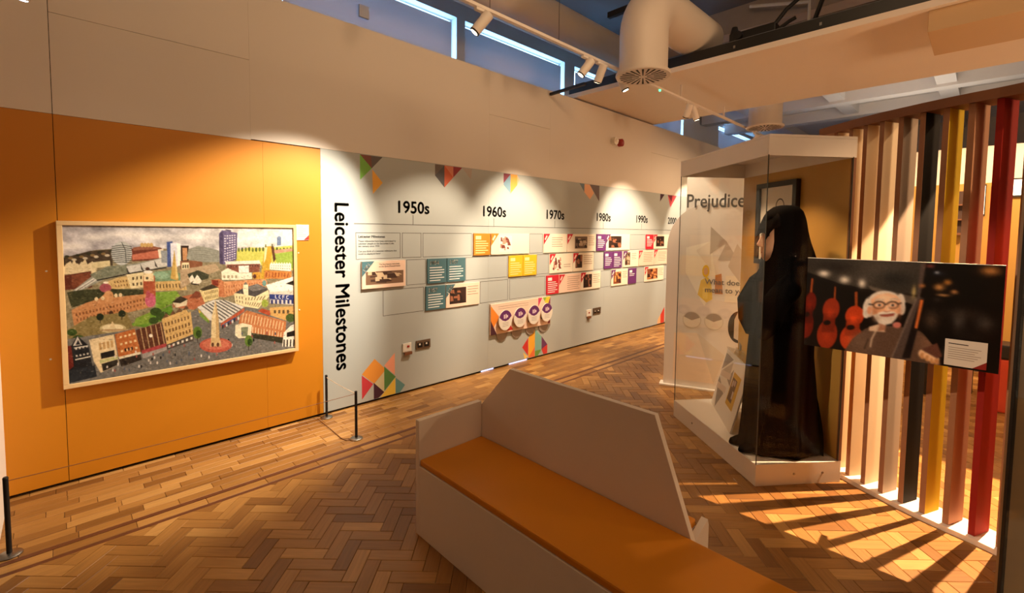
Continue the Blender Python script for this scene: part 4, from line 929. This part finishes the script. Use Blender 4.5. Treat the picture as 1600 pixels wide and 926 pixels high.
rq([(.46, .78), (.16, .78), (.16, .26), (.46, .26)], (200, 156, 40), 2); rq([(.44, .70), (.26, .70), (.26, .34), (.44, .34)], (100, 74, 52), 3); rq([(.42, .66), (.37, .66), (.37, .56), (.42, .56)], (190, 170, 160), 4); rq([(.32, .52), (.27, .52), (.27, .40), (.32, .40)], (190, 176, 170), 4); rq([(.36, .68), (.29, .68), (.29, .60), (.36, .60)], (176, 150, 140), 4)
add('printed_panel', pm, M['print'], rd)
add('leg', MB().obox(rp(rw * .5, rh * .5, -.05) + Vector((0, 0, -.0)), Ux * .02, Vx * (rh * .49), Wx * .035), M['acrylic'], rd)
add('top_shelf', MB().obox(rp(rw * .5, rh + .006, -.05), Ux * (rw / 2), Wx * .06, Vx * .005), M['acrylic'], rd)
tp = rp(rw * .70, rh + .0125, -.05)
gb = thing('glass_bottle', 'small clear bottle with a gold ring on top of the reader', 'bottle', tuple(rp(rw * .22, rh + .0125, -.05)))
q0 = gb.location
add('body', MB().lathe([(.026, 0), (.03, .01), (.03, .05), (.012, .06), (.012, .085)], tuple(q0), 16), M['acrylic'], gb, smooth=True)
add('gold_ring', MB().lathe([(.031, .008), (.033, .012), (.033, .018), (.031, .022)], tuple(q0), 16), M['gold'], gb, smooth=True)
ab = thing('acrylic_block', 'clear acrylic block with a small stand on top of the reader', 'block', tuple(tp))
add('block', MB().obox(tp + Vector((0, 0, .02)), Ux * .05, Wx * .025, (0, 0, .0195)), M['acrylic'], ab)
add('stand', MB().obox(tp + Vector((0, 0, .064)) + Ux * .01, Ux * .03 + Vector((0, 0, .008)), Wx * .003, Vector((0, 0, .024)) - Ux * .006), M['steel'], ab)

# ------------------------------------------------------------------ prejudice panel behind the case
pj = thing('prejudice_panel', 'white free-standing panel with a rounded shoulder and the word Prejudice', 'panel', (5.02, 2.08, 0))
e = Vector((.366, -.9306, 0)); nrm = Vector((-.9306, -.366, 0)); p0 = Vector((4.862, 2.483, 0))
arch = [(0, .02), (0, 1.55)] + [(.42 - .42 * math.cos(t), 1.55 + .48 * math.sin(t)) for t in np.linspace(.12, math.pi / 2, 12)] + [(1.05, 2.03), (1.05, .02)]
add('rounded_side', MB().prism(arch, p0, e, Vector((0, 0, 1)), nrm * .05), M['white'], pj, bevel=.003)
add('tall_board', MB().prism([(.185, .02), (1.25, .02), (1.25, 2.42), (.185, 2.42)], p0 - nrm * .03, e, Vector((0, 0, 1)), nrm * .028), M['white'], pj)
add('foot', MB().obox(p0 + e * .50 + Vector((0, 0, .010)) + nrm * .02, e * .54, nrm * .07, (0, 0, .0098)), M['white'], pj, bevel=.003)
F0 = p0 + nrm * .0505
def pj3(s, z, k=0): return tuple(F0 + e * s + nrm * (.0006 + k * .0004) + Vector((0, 0, z)))
pm = MB()
def pq(pts, c, k=0): pm.quad([pj3(s, z, k) for s, z in pts], c)
pq([(.20, 1.55), (.44, 1.62), (.52, 1.16), (.40, .92), (.20, 1.28)], (246, 240, 226)); pq([(.30, 1.52), (.44, 1.62), (.46, 1.30)], (236, 226, 210), 1)
pq([(.33, 1.04), (.36, 1.20), (.42, 1.24), (.46, 1.20), (.48, 1.0), (.42, .96)], (236, 200, 50), 2)
for rr, c, k in ((.045, (226, 186, 40), 3), (.027, (206, 160, 130), 4)): pq([(.405 + rr * .8 * math.cos(t), 1.30 + rr * 1.5 * math.sin(t)) for t in [2 * math.pi * j / 16 for j in range(16)]], c, k)
pq([(.38, 1.12), (.43, 1.12), (.43, 1.00), (.38, 1.00)], (250, 220, 90), 3)
pq([(.50, 1.26), (.56, 1.28), (.58, 1.06), (.50, 1.06)], (196, 130, 70), 2); pq([(.60, 1.26), (.82, 1.26), (.82, .98), (.60, .98)], (240, 228, 206), 1)
pq([(.44, 1.78), (.44, 1.48), (.60, 1.62)], (176, 164, 150), 1); pq([(.60, 1.62), (.52, 1.42), (.72, 1.42)], (190, 178, 164), 1)
pq([(.70, 1.60), (.86, 1.36), (.76, 1.16), (.62, 1.36)], (206, 190, 172), 2)
for cx in (.28, .50):
    for rr, c, k in ((.095, (206, 196, 180), 1), (.088, (232, 222, 206), 2)): pq([(cx + rr * math.cos(t), .76 + rr * math.sin(t)) for t in [2 * math.pi * j / 24 for j in range(24)]], c, k)
    pq([(cx + .086 * math.cos(t), .76 + .086 * math.sin(t)) for t in np.linspace(.35, math.pi - .35, 12)] + [(cx, .755)], (150, 136, 122), 3)
pq([(.74 + .10 * math.cos(t), .72 + .17 * math.sin(t)) for t in [2 * math.pi * j / 24 for j in range(24)]], (34, 30, 28), 1); pq([(.74, .90), (.84, .72), (.78, .56), (.70, .60), (.70, .80)], (206, 194, 178), 2)
pq([(.10, .60), (.34, .62), (.52, .08), (.10, .08)], (240, 220, 198)); pq([(.34, .62), (.62, .40), (.52, .08)], (222, 208, 190))
add('printed_panel', pm, M['print'], pj)
text('heading_lettering', 'Prejudice', .205, F0 + e * .185 - nrm * .05 + Vector((0, 0, 1.985)) + nrm * .0, e, (0, 0, 1), M['inkgrey'], pj, bold=.003, lift=.0525, width=.75)
text('question_lettering', "What does 'Prejudice'\nmean to you?", .082, F0 + e * .40 + Vector((0, 0, 1.16)), e, (0, 0, 1), M['inkgrey'], pj, bold=.001, lift=.003)

# ------------------------------------------------------------------ coloured slat screen
scr = thing('slat_screen', 'curved screen of tall coloured slats standing on a white base strip', 'screen', (3.75, .3, 0))
feet = [(4.115, .905, 'c'), (4.026, .796, 'c'), (3.952, .696, 'c'), (3.884, .606, 'c'), (3.824, .512, 'c'), (3.772, .412, 't'), (3.718, .307, 'k'), (3.673, .203, 'y'), (3.634, .098, 'b'), (3.602, -.010, 'r'), (3.560, -.118, 'o'), (3.515, -.225, 'c'), (3.465, -.33, 'p')]
SC = dict(c=(232, 214, 184), t=(186, 166, 148), k=(20, 16, 17), y=(206, 176, 40), b=(186, 142, 112), r=(140, 32, 25), o=(200, 160, 104), p=(160, 120, 90))
SM = {k: mat('slat_paint_' + n, SC[k], .75, var=.03, spec=.2) for k, n in dict(c='cream', t='taupe', k='black', y='yellow', b='brown', r='red', o='tan', p='umber').items()}
names = dict(t='taupe slat', k='black slat', y='yellow slat', b='brown slat', r='red slat', o='tan slat')
SH = 2.435
for i, (x, y, k) in enumerate(feet):
    xa, ya, _ = feet[max(0, i - 1)]; xb, yb, _ = feet[min(len(feet) - 1, i + 1)]
    td = Vector((xb - xa, yb - ya, 0)).normalized(); nd = Vector((-td.y, td.x, 0))
    if nd.x < 0: nd = -nd
    nd = Vector((.915, -.405, 0)) if i > 3 else nd
    c = Vector((x, y, 0)) + td * .015 + nd * .07
    sl = add('slat', MB().obox(c + Vector((0, 0, (SH + .031) / 2)), td * .0145, nd * .0695, (0, 0, (SH - .031) / 2)), SM[k], scr, bevel=.001)
    if k in names: sl['label'] = names[k]
    add('slat_edge', MB().obox(c - nd * .0705 + Vector((0, 0, (SH + .031) / 2)), td * .0145, nd * .0009, (0, 0, (SH - .031) / 2)), M['edge'] if k != 'r' else SM['r'], sl)
def strip(off0, off1, z0, z1):
    a = []; b = []
    for i, (x, y, _) in enumerate(feet):
        xa, ya, _ = feet[max(0, i - 1)]; xb, yb, _ = feet[min(len(feet) - 1, i + 1)]
        td = Vector((xb - xa, yb - ya, 0)).normalized(); nd = Vector((-td.y, td.x, 0))
        if nd.x < 0: nd = -nd
        p = Vector((x, y, 0)) + td * .014; a.append(p + nd * off0); b.append(p + nd * off1)
    return MB().rings([[p + Vector((0, 0, z0)), q + Vector((0, 0, z0)), q + Vector((0, 0, z1)), p + Vector((0, 0, z1))] for p, q in zip(a, b)], True)
add('base_strip', strip(-.035, .175, .0005, .03), M['white'], scr)
add('header', strip(-.02, .165, SH + .001, SH + .055), M['brownwood'], scr)

# photo panel fixed in front of the slats
def man():
    r = Ras(300, 190, homog([(165, 92), (1358, 135), (1312, 778), (188, 618)]))
    P, E, Ln, B = r.poly, r.ell, r.line, r.blob
    r.a[:] = np.array([16, 12, 11])
    P([(165, 92), (878, 118), (838, 320), (560, 290), (360, 250), (165, 180)], (62, 58, 54)); B(600, 180, 260, 90, (98, 92, 86), .7); B(700, 220, 110, 50, (40, 42, 42), .8); B(330, 150, 140, 40, (40, 36, 34), .8)
    P([(540, 262), (640, 290), (830, 330), (820, 380), (720, 350), (560, 290)], (120, 110, 100), .8)
    for x, y, rx, ry in ((270, 190, 34, 20), (396, 228, 30, 22), (502, 250, 22, 26)): B(x, y, rx, ry, (236, 226, 214), .95)
    for pts in ([(198, 220), (210, 220), (212, 310), (196, 310)], [(340, 270), (350, 270), (354, 352), (340, 352)], [(462, 302), (480, 300), (488, 405), (470, 405)]): P(pts, (160, 84, 44))
    for cx, y0, rx, hh, c in ((200, 310, 42, 260, (110, 36, 22)), (325, 345, 60, 285, (150, 58, 32)), (466, 390, 66, 250, (190, 74, 38))):
        E(cx + 6, y0 + hh * .22, rx * .85, hh * .24, c); E(cx - 6, y0 + hh * .74, rx, hh * .30, c); P([(cx - rx * .6, y0 + hh * .3), (cx + rx * .6, y0 + hh * .3), (cx + rx * .6, y0 + hh * .7), (cx - rx * .7, y0 + hh * .7)], tuple(v * .8 for v in c)); B(cx, y0 + hh * .3, rx * .4, 26, tuple(min(255, v * 1.35) for v in c), .7); B(cx - 10, y0 + hh * .8, rx * .5, 30, tuple(min(255, v * 1.25) for v in c), .6); E(cx - rx * .2, y0 + hh * .5, rx * .35, 14, (26, 14, 12))
    P([(425, 650), (470, 580), (540, 520), (620, 500), (760, 510), (850, 530), (940, 590), (990, 680), (985, 740), (425, 690)], (104, 84, 72)); B(520, 600, 70, 60, (128, 106, 92), .7); B(900, 600, 60, 50, (146, 112, 92), .7); P([(560, 510), (610, 495), (660, 540), (560, 534)], (226, 200, 176)); P([(612, 470), (660, 490), (656, 530), (612, 535)], (176, 130, 106)); E(722, 498, 26, 18, (206, 130, 120))
    Ln([(618, 500), (580, 580), (574, 630)], 9, (210, 190, 170)); Ln([(560, 580), (540, 640)], 4, (40, 34, 30))
    for x, y, a, b in ((640, 356, 96, 62), (556, 396, 40, 58), (540, 430, 22, 30), (736, 372, 28, 62), (748, 400, 20, 40)): E(x, y, a, b, (226, 218, 210))
    for k in range(26): Ln([(548 + (k % 7) * 5, 330 + k * 4), (528 + (k * 13) % 22, 352 + k * 4.4)], 4, [(244, 238, 230), (196, 186, 176)][k % 2], .8)
    for k in range(14): Ln([(738 + (k % 4) * 4, 330 + k * 6), (752 + (k * 7) % 16, 350 + k * 6)], 4, [(244, 238, 230), (196, 186, 176)][k % 2], .8)
    P([(562, 350), (600, 318), (660, 308), (710, 322), (736, 352), (738, 410), (722, 452), (690, 486), (650, 496), (610, 480), (578, 440)], (238, 188, 150)); B(645, 338, 62, 26, (255, 226, 196), .9); B(590, 420, 26, 50, (186, 124, 92), .7); B(735, 420, 14, 50, (200, 140, 108), .6); E(556, 412, 13, 24, (226, 168, 134))
    P([(578, 440), (606, 432), (640, 426), (690, 424), (726, 432), (716, 464), (690, 490), (650, 500), (612, 486)], (226, 214, 202)); B(650, 480, 40, 14, (246, 238, 228), .8); B(600, 462, 20, 20, (178, 160, 146), .6)
    P([(606, 426), (650, 416), (706, 420), (716, 432), (664, 430), (612, 440)], (240, 232, 222)); P([(620, 440), (660, 436), (704, 434), (700, 444), (660, 450), (628, 448)], (164, 84, 70)); Ln([(616, 440), (660, 438), (708, 430)], 4, (120, 60, 50))
    for cx in (612, 690): E(cx, 380, 36, 23, (40, 34, 34)); E(cx, 381, 31, 18, (230, 182, 148)); E(cx, 381, 15, 8, (240, 232, 224)); E(cx + 2, 381, 7, 7, (46, 36, 32)); B(cx, 398, 20, 6, (190, 130, 100), .6)
    Ln([(548, 376), (578, 378)], 6, (40, 34, 34)); Ln([(646, 378), (656, 376)], 6, (40, 34, 34)); Ln([(724, 374), (744, 366)], 6, (40, 34, 34)); Ln([(584, 354), (606, 346), (640, 350)], 8, (206, 192, 180)); Ln([(672, 348), (700, 342), (724, 348)], 8, (206, 192, 180))
    P([(648, 380), (660, 378), (676, 412), (664, 420), (644, 416)], (250, 206, 172)); Ln([(642, 417), (660, 422), (678, 414)], 4, (170, 100, 78)); B(668, 404, 8, 14, (255, 230, 206), .7)
    P([(846, 128), (880, 122), (852, 330), (880, 340), (800, 700), (704, 692), (786, 420), (832, 330)], (92, 80, 76)); P([(852, 340), (880, 344), (806, 690), (760, 690)], (28, 24, 28)); P([(852, 345), (872, 348), (842, 520), (824, 516)], (226, 128, 66)); Ln([(700, 690), (830, 340)], 8, (150, 138, 130), .7)
    P([(880, 120), (1358, 135), (1312, 778), (985, 735), (960, 640), (870, 540), (880, 350)], (14, 12, 13)); 
    for x, y, a, b, c in ((905, 140, 26, 12, (150, 80, 74)), (955, 185, 50, 20, (40, 44, 56)), (945, 180, 14, 8, (190, 196, 206)), (960, 270, 34, 22, (214, 160, 100)), (1010, 240, 26, 18, (200, 140, 70)), (1050, 298, 24, 14, (206, 150, 96)), (985, 318, 40, 8, (220, 170, 116)), (812, 300, 12, 34, (210, 190, 130)), (860, 262, 20, 12, (190, 130, 80)), (950, 345, 30, 16, (60, 52, 50)), (1262, 168, 66, 32, (196, 140, 84)), (1100, 430, 120, 40, (56, 48, 44)), (1080, 480, 40, 60, (88, 84, 82)), (1230, 490, 60, 50, (80, 76, 74)), (920, 470, 50, 60, (84, 70, 60)), (1140, 560, 90, 60, (34, 30, 30)), (1010, 660, 30, 40, (70, 68, 66))): B(x, y, a, b, c, .9)
    for x, y in ((872, 662), (902, 676), (930, 690), (955, 694)): E(x, y, 20, 22, (238, 206, 170)); E(x + 4, y + 14, 15, 18, (206, 156, 110))
    P([(870, 640), (960, 600), (990, 680), (960, 690)], (110, 76, 66))
    r.blur(4); r.blur(3); r.a = 128 + (r.a - 128) * 1.12 - 6
    r.noise(12, 4, 3); r.noise(8, 9, 4)
    return r.out()
pp = thing('photo_panel', 'large photo panel of a white-haired man with glasses among cellos', 'panel', (3.47, .36, 1.27))
PT, PB = 1.552, .985
pa, pb = Vector((3.455, .795, 0)), Vector((3.475, -.082, 0)); pu = (pb - pa); pw = pu.length; pu.normalize(); pn = Vector((-1, 0, 0)); pn = Vector((-pu.y, pu.x, 0)); 
if pn.x > 0: pn = -pn
mid = (pa + pb) / 2
add('panel', MB().obox(mid - pn * .009 + Vector((0, 0, (PT + PB) / 2)), pu * (pw / 2), pn * .008, (0, 0, (PT - PB) / 2)), M['black'], pp)
raster_mesh('photo_print', man(), pa + pn * .0 + Vector((0, 0, PT)), pu * pw, Vector((0, 0, PB - PT)), M['photo'], pp)
add('top_edge', MB().obox(mid - pn * .008 + Vector((0, 0, PT + .001)), pu * (pw / 2), pn * .009, (0, 0, .0015)), M['plastic'], pp)
cc = pa + pu * (pw * .855) + Vector((0, 0, 1.068))
add('caption_card', MB().obox(cc + pn * .003, pu * .082, pn * .002, (0, 0, .072)), M['plastic'], pp)
cm = MB()
def cq(pts, c): cm.quad([tuple(cc + pn * .0054 + pu * u + Vector((0, 0, v))) for u, v in pts], c)
cq([(.082, -.072), (.082, -.03), (.03, -.072)], (140, 30, 26)); cq([(-.068, .052), (.01, .050), (.01, .045), (-.068, .047)], (60, 54, 50))
for k in range(6): cq([(-.068, .030 - k * .012), (.06 - (k % 3) * .012, .028 - k * .012), (.06 - (k % 3) * .012, .025 - k * .012), (-.068, .027 - k * .012)], (150, 136, 124))
add('caption_print', cm, M['print'], pp)
for u, dx in ((.60, .11), (.78, .09), (.95, .085)):
    for z in (PB + .05, PT - .08): add('standoff', MB().tube([tuple(pa + pu * (pw * u) - pn * .017 + Vector((0, 0, z))), tuple(pa + pu * (pw * u) - pn * (.017 + dx) + Vector((0, 0, z)))], .012, 10), M['brownwood'], pp)

# second case at the edge of the view
c2 = thing('corner_case', 'bronze and glass display case with a dark edge beside the slat screen', 'display case', (2.98, -.55, 0))
q = Vector((2.852, -.108, 0)); u1 = Vector((.66, -.75, 0)).normalized(); u2 = Vector((-u1.y * 1, u1.x, 0)); u2 = Vector((-.75, -.66, 0)).normalized()
def c2box(a0, a1, b0, b1, z0, z1): return MB().obox(q + u1 * (a0 + a1) / 2 + u2 * (b0 + b1) / 2 + Vector((0, 0, (z0 + z1) / 2)), u1 * ((a1 - a0) / 2), u2 * ((b1 - b0) / 2), (0, 0, (z1 - z0) / 2))
add('edge_post', c2box(0, .014, 0, .014, .0005, 2.3), M['blackm'], c2); add('back_panel', c2box(.004, .7, -.016, -.004, .15, 2.29), M['bronze'], c2)
add('glass_pane', c2box(.016, .7, .002, .010, .15, 2.29), M['glass'], c2); add('glass_pane', c2box(.002, .010, .016, .6, .15, 2.29), M['glass'], c2)
add('plinth', c2box(.016, .7, .0, .6, .0005, .149), M['white'], c2); add('hood', c2box(0, .7, 0, .6, 2.301, 2.40), M['white'], c2)

# ------------------------------------------------------------------ ceiling raft, fascia, ducts
raft = struct(add('ceiling_raft', MB().box(5.30, 7.58, -4.5, 4.55, 3.62, 3.68), M['raft'], bevel=.002))
fs = tag(add('cable_trunking', MB().box(5.32, 5.46, -4.5, 4.3, 3.685, 3.80), M['black']), 'long black cable trunking along the top of the white soffit', 'trunking')
struct(add('trim_raft_upstand', MB().box(5.46, 5.50, -4.5, 4.3, 3.681, 3.86), M['ceil']))
for k, y in enumerate((1.2, .3, 2.0)): add('clip', MB().box(5.312, 5.32, y, y + .02, 3.72, 3.75), M['steel'], fs)
pj2 = thing('projector', 'black equipment box with looped cables on top of the soffit', 'projector', (5.65, 1.95, 3.68))
add('body', MB().box(5.55, 5.85, 1.68, 2.16, 3.6805, 3.98), M['black'], pj2, bevel=.01)
add('lens', MB().tube([(5.55, 2.05, 3.93), (5.50, 2.05, 3.93)], .045, 14), M['blackm'], pj2)
add('knob', MB().tube([(5.6, 2.12, 3.98), (5.6, 2.12, 4.06)], [.05, .03], 12), M['black'], pj2)
loop = [(5.6, 1.72, 3.95), (5.62, 1.6, 4.10), (5.62, 1.42, 4.22), (5.62, 1.30, 4.22), (5.62, 1.27, 4.10), (5.62, 1.33, 3.92), (5.62, 1.42, 3.84), (5.62, 1.30, 3.80)]
add('cable', MB().tube(loop, .022, 8), M['black'], pj2, smooth=True)
loop2 = [(5.6, 1.68, 3.9), (5.6, 1.56, 3.96), (5.6, 1.5, 3.98)]
add('cable', MB().tube(loop2, .02, 8), M['black'], pj2, smooth=True)
tag(add('ceiling_box', MB().box(5.36, 6.1, -1.8, .43, 3.44, 3.6195), mat('beige_box', (190, 160, 120), .6), bevel=.004), 'long beige box fixed under the white soffit', 'box')
tag(add('air_duct', MB().tube([(-1, 4.42, 4.66), (9.9, 4.42, 4.66)], .26, 28), M['duct'], smooth=True), 'long round white air duct running above the display wall', 'duct')
def diffuser(cx, cy, z, r, ztop, label, elbow):
    t = thing('ceiling_diffuser', label, 'vent', (cx, cy, z), 'round ceiling diffusers')
    if elbow:
        path = [(cx, cy, z + .03), (cx, cy, z + .42)] + [(cx + .33 - .33 * math.cos(a), cy, z + .42 + .33 * math.sin(a)) for a in np.linspace(.12, math.pi / 2, 9)] + [(cx + 1.4, cy, z + .75)]
    else: path = [(cx, cy, z + .03), (cx, cy, ztop)]
    add('duct_elbow' if elbow else 'duct_drop', MB().tube(path, r * .90, 32), M['duct'], t, smooth=True)
    add('collar', MB().lathe([(r, .0), (r * 1.02, .012), (r * 1.02, .028), (r * .9, .034)], (cx, cy, z), 40, True), M['duct'], t, smooth=True)
    n = 24
    for k in range(n):
        a = 2 * math.pi * k / n; dv = Vector((math.cos(a), math.sin(a), 0)); pv = Vector((-dv.y, dv.x, 0)); r0 = r * (.16 if k % 2 == 0 else .42)
        add('slot', MB().prism([(r0, -.004), (r * .86, -.011), (r * .86, .011), (r0, .004)], (cx, cy, z - .0022), dv, pv, (0, 0, .0018)), M['dark'], t)
diffuser(4.32, 2.53, 3.30, .268, 0, 'round slotted air diffuser on a white elbow duct before the soffit', True)
diffuser(8.12, 2.55, 3.40, .268, 4.6, 'round air diffuser beyond the soffit above the glass case', False)
tag(add('suspended_bar', MB().obox((5.25, 3.18, 4.55), (0, .42, -.0), (.03, 0, 0), (0, 0, .035)), M['blackm']), 'dark suspended bar beside the top of the elbow duct', 'bar')
tag(add('suspended_bar', MB().obox((4.72, 3.85, 3.54), (0.02, .30, 0), (.02, 0, 0), (0, 0, .016)), M['blackm']), 'dark slim bar over the wall edge by the blue window', 'bar')
tag(add('wire_conduit', MB().tube([(7.7, 2.7, 5.2), (7.7, 1.9, 5.0), (7.7, 1.9, 4.4)], .025, 8), M['plastic']), 'pale bent conduit below the dark ceiling', 'conduit')
tag(add('wall_switch_box', MB().box(2.60, 2.72, 5.27, 5.2995, 4.22, 4.36), M['outer']), 'small square box on the window wall above the display wall', 'box')

# ------------------------------------------------------------------ coffered ceiling beyond the soffit, back room
co = MB().box(10.0, 17, -6, 5.25, 4.75, 4.85)
for x in (10.4, 11.9, 13.4): co.box(x, x + .30, -6, 5.25, 4.50, 4.7495)
for y in (-1.2, .5, 2.2, 3.9): co.box(10.0, 17, y, y + .28, 4.55, 4.7495)
struct(add('ceiling_coffers', co, M['outer']))
bw = struct(add('wall_partition', MB().box(8.9, 9.0, -4.5, 1.1, 0, 2.91), M['cream']))
add('wall_panel', MB().box(8.888, 8.899, -4.5, 1.1, .002, 2.42), M['mustard'], bw)
tag(add('red_banner', MB().box(7.9, 7.95, -.16, -.02, .0005, 2.30), mat('red_board', (176, 52, 44), .5), bevel=.003), 'tall narrow red board seen between the brown and red slats', 'panel')
ps = thing('wall_screen', 'bright lit screen behind the brown slat', 'screen', (8.86, .1, 2.2))
add('casing', MB().box(8.84, 8.887, .02, .16, 1.98, 2.40), M['black'], ps); add('screen_face', MB().box(8.836, 8.8395, .03, .15, 2.0, 2.38), mat('lit_screen', (250, 245, 235), .3, emit=(255, 244, 225), estr=2.2), ps)
ps = thing('wall_screen', 'bright lit screen right of the red slat', 'screen', (8.86, -.3, 2.3))
add('casing', MB().box(8.84, 8.887, -.36, -.16, 2.22, 2.46), M['black'], ps); add('screen_face', MB().box(8.836, 8.8395, -.35, -.17, 2.24, 2.44), mat('lit_screen_warm', (250, 245, 235), .3, emit=(255, 236, 205), estr=3.0), ps)
sh = thing('wall_shelf', 'dark wall shelf of small objects behind the yellow slat', 'shelf', (8.8, .25, 2.0))
add('shelf_board', MB().box(8.74, 8.887, .17, .33, 1.72, 1.75), M['brownwood'], sh); add('back', MB().box(8.86, 8.887, .17, .33, 1.75, 2.32), mat('dark_umber', (70, 48, 40), .7), sh)
for z in (1.92, 2.12): add('shelf_board', MB().box(8.76, 8.859, .17, .33, z, z + .02), M['brownwood'], sh)
tag(add('black_plinth', MB().box(7.0, 7.25, .02, .16, .0005, 1.0), M['black'], bevel=.004), 'black pedestal standing behind the brown slat', 'pedestal')
tag(add('black_plinth', MB().box(6.6, 6.85, .30, .44, .0005, 1.25), M['black'], bevel=.004), 'tall black pedestal standing behind the black slat', 'pedestal')
ch = thing('red_stool', 'orange red upholstered stool with a black top behind the red slat', 'stool', (6.6, -.14, 0))
add('body', MB().box(6.45, 6.75, -.26, -.04, .0005, .52), mat('orange_red_cloth', (206, 74, 44), .7), ch, bevel=.02)
add('top', MB().box(6.45, 6.75, -.26, -.04, .521, .66), M['black'], ch, bevel=.02)

# ------------------------------------------------------------------ lighting track and spotlights
TY, TZ = 2.84, 3.45
trk = thing('lighting_track', 'slim white lighting track hung on wires before the display wall', 'track', (4.5, TY, TZ))
add('rail', MB().box(.6, 5.28, TY - .018, TY + .018, TZ - .012, TZ + .012), M['white'], trk)
add('rail', MB().box(5.281, 10.5, TY - .018, TY + .018, TZ - .012, TZ + .012), M['white'], trk)
for x in (2.5, 3.35): add('hanging_wire', MB().tube([(x, TY, TZ + .012), (x, TY, 5.349)], .0025, 5), M['blackm'], trk)
for x in (5.8, 7.2): add('bracket', MB().box(x - .01, x + .01, TY - .01, TY + .01, TZ + .012, 3.6195), M['white'], trk)
add('status_lamp', MB().tube([(5.25, TY, TZ - .012), (5.25, TY, TZ - .03)], .012, 8), M['ledgreen'], trk)
def track_spot(x, target, label, power, angle, blend=.3, on=True, col=None):
    base_ = Vector((x, TY, TZ - .013)); hp = base_ + Vector((0, 0, -.10)); dr = (Vector(target) - hp).normalized()
    t = thing('track_spotlight', label, 'spotlight', tuple(base_), 'spotlights on the lighting track')
    add('adapter', MB().obox(base_ + Vector((0, 0, -.012)), (.07, 0, 0), (0, .018, 0), (0, 0, .0115)), M['white'], t, bevel=.003)
    add('arm', MB().obox(base_ + Vector((0, 0, -.06)), (.006, 0, 0), (0, .012, 0), (0, 0, .036)), M['white'], t)
    b0 = hp - dr * .085; b1 = hp + dr * .085
    add('head', MB().tube([tuple(b0 - dr * .004), tuple(b0), tuple(b1)], [.036, .042, .042], 20), M['white'], t, smooth=True)
    add('bezel', MB().tube([tuple(b1 + dr * .0004), tuple(b1 + dr * .012)], [.0425, .041], 20), M['black'], t, smooth=True)
    add('lens', MB().tube([tuple(b1 + dr * .0124), tuple(b1 + dr * .0136)], .030, 16), M['lens'] if on else M['steel'], t)
    if power: spot('track_spot_light', tuple(b1 + dr * .03), target, power, angle, blend, col or SPOTC)
track_spot(2.42, (.98, YW, .92), 'white track spotlight turned to the painting, before the blue window strip', 760, 57, .6, col=(1, .84, .64))
track_spot(3.78, (2.45, YW, .80), 'white track spotlight angled left, first of the pair by the elbow duct', 330, 50, .6)
track_spot(4.02, (4.20, YW, .95), 'white track spotlight hanging second beside the elbow duct', 580, 62, .7)
track_spot(4.42, (5.03, 2.05, 1.15), 'white track spotlight below the round diffuser', 300, 40)
track_spot(6.02, (6.9, YW, .98), 'white track spotlight under the soffit with its lens showing', 700, 62, .7)
track_spot(6.22, (7.2, 2.2, .4), 'white track spotlight next to the one with its lens showing', 130, 60)
track_spot(8.6, (9.2, YW, 1.2), 'white track spotlight far along below the second diffuser', 300, 70)
ns = thing('ceiling_spotlight', 'bright spotlight head high above the near end of the wall', 'spotlight', (-.102, 3.10, 2.80))
add('head', MB().tube([(-.06, 3.02, 2.86), (-.10, 3.10, 2.74)], .035, 18), M['white'], ns, smooth=True)
add('lens', MB().tube([(-.1005, 3.101, 2.7385), (-.102, 3.104, 2.734)], .03, 16), mat('cool_lens', (255, 255, 255), .3, emit=(220, 232, 255), estr=12), ns)
add('stem', MB().tube([(-.06, 3.02, 2.86), (-.06, 3.02, 5.349)], .008, 8), M['white'], ns)
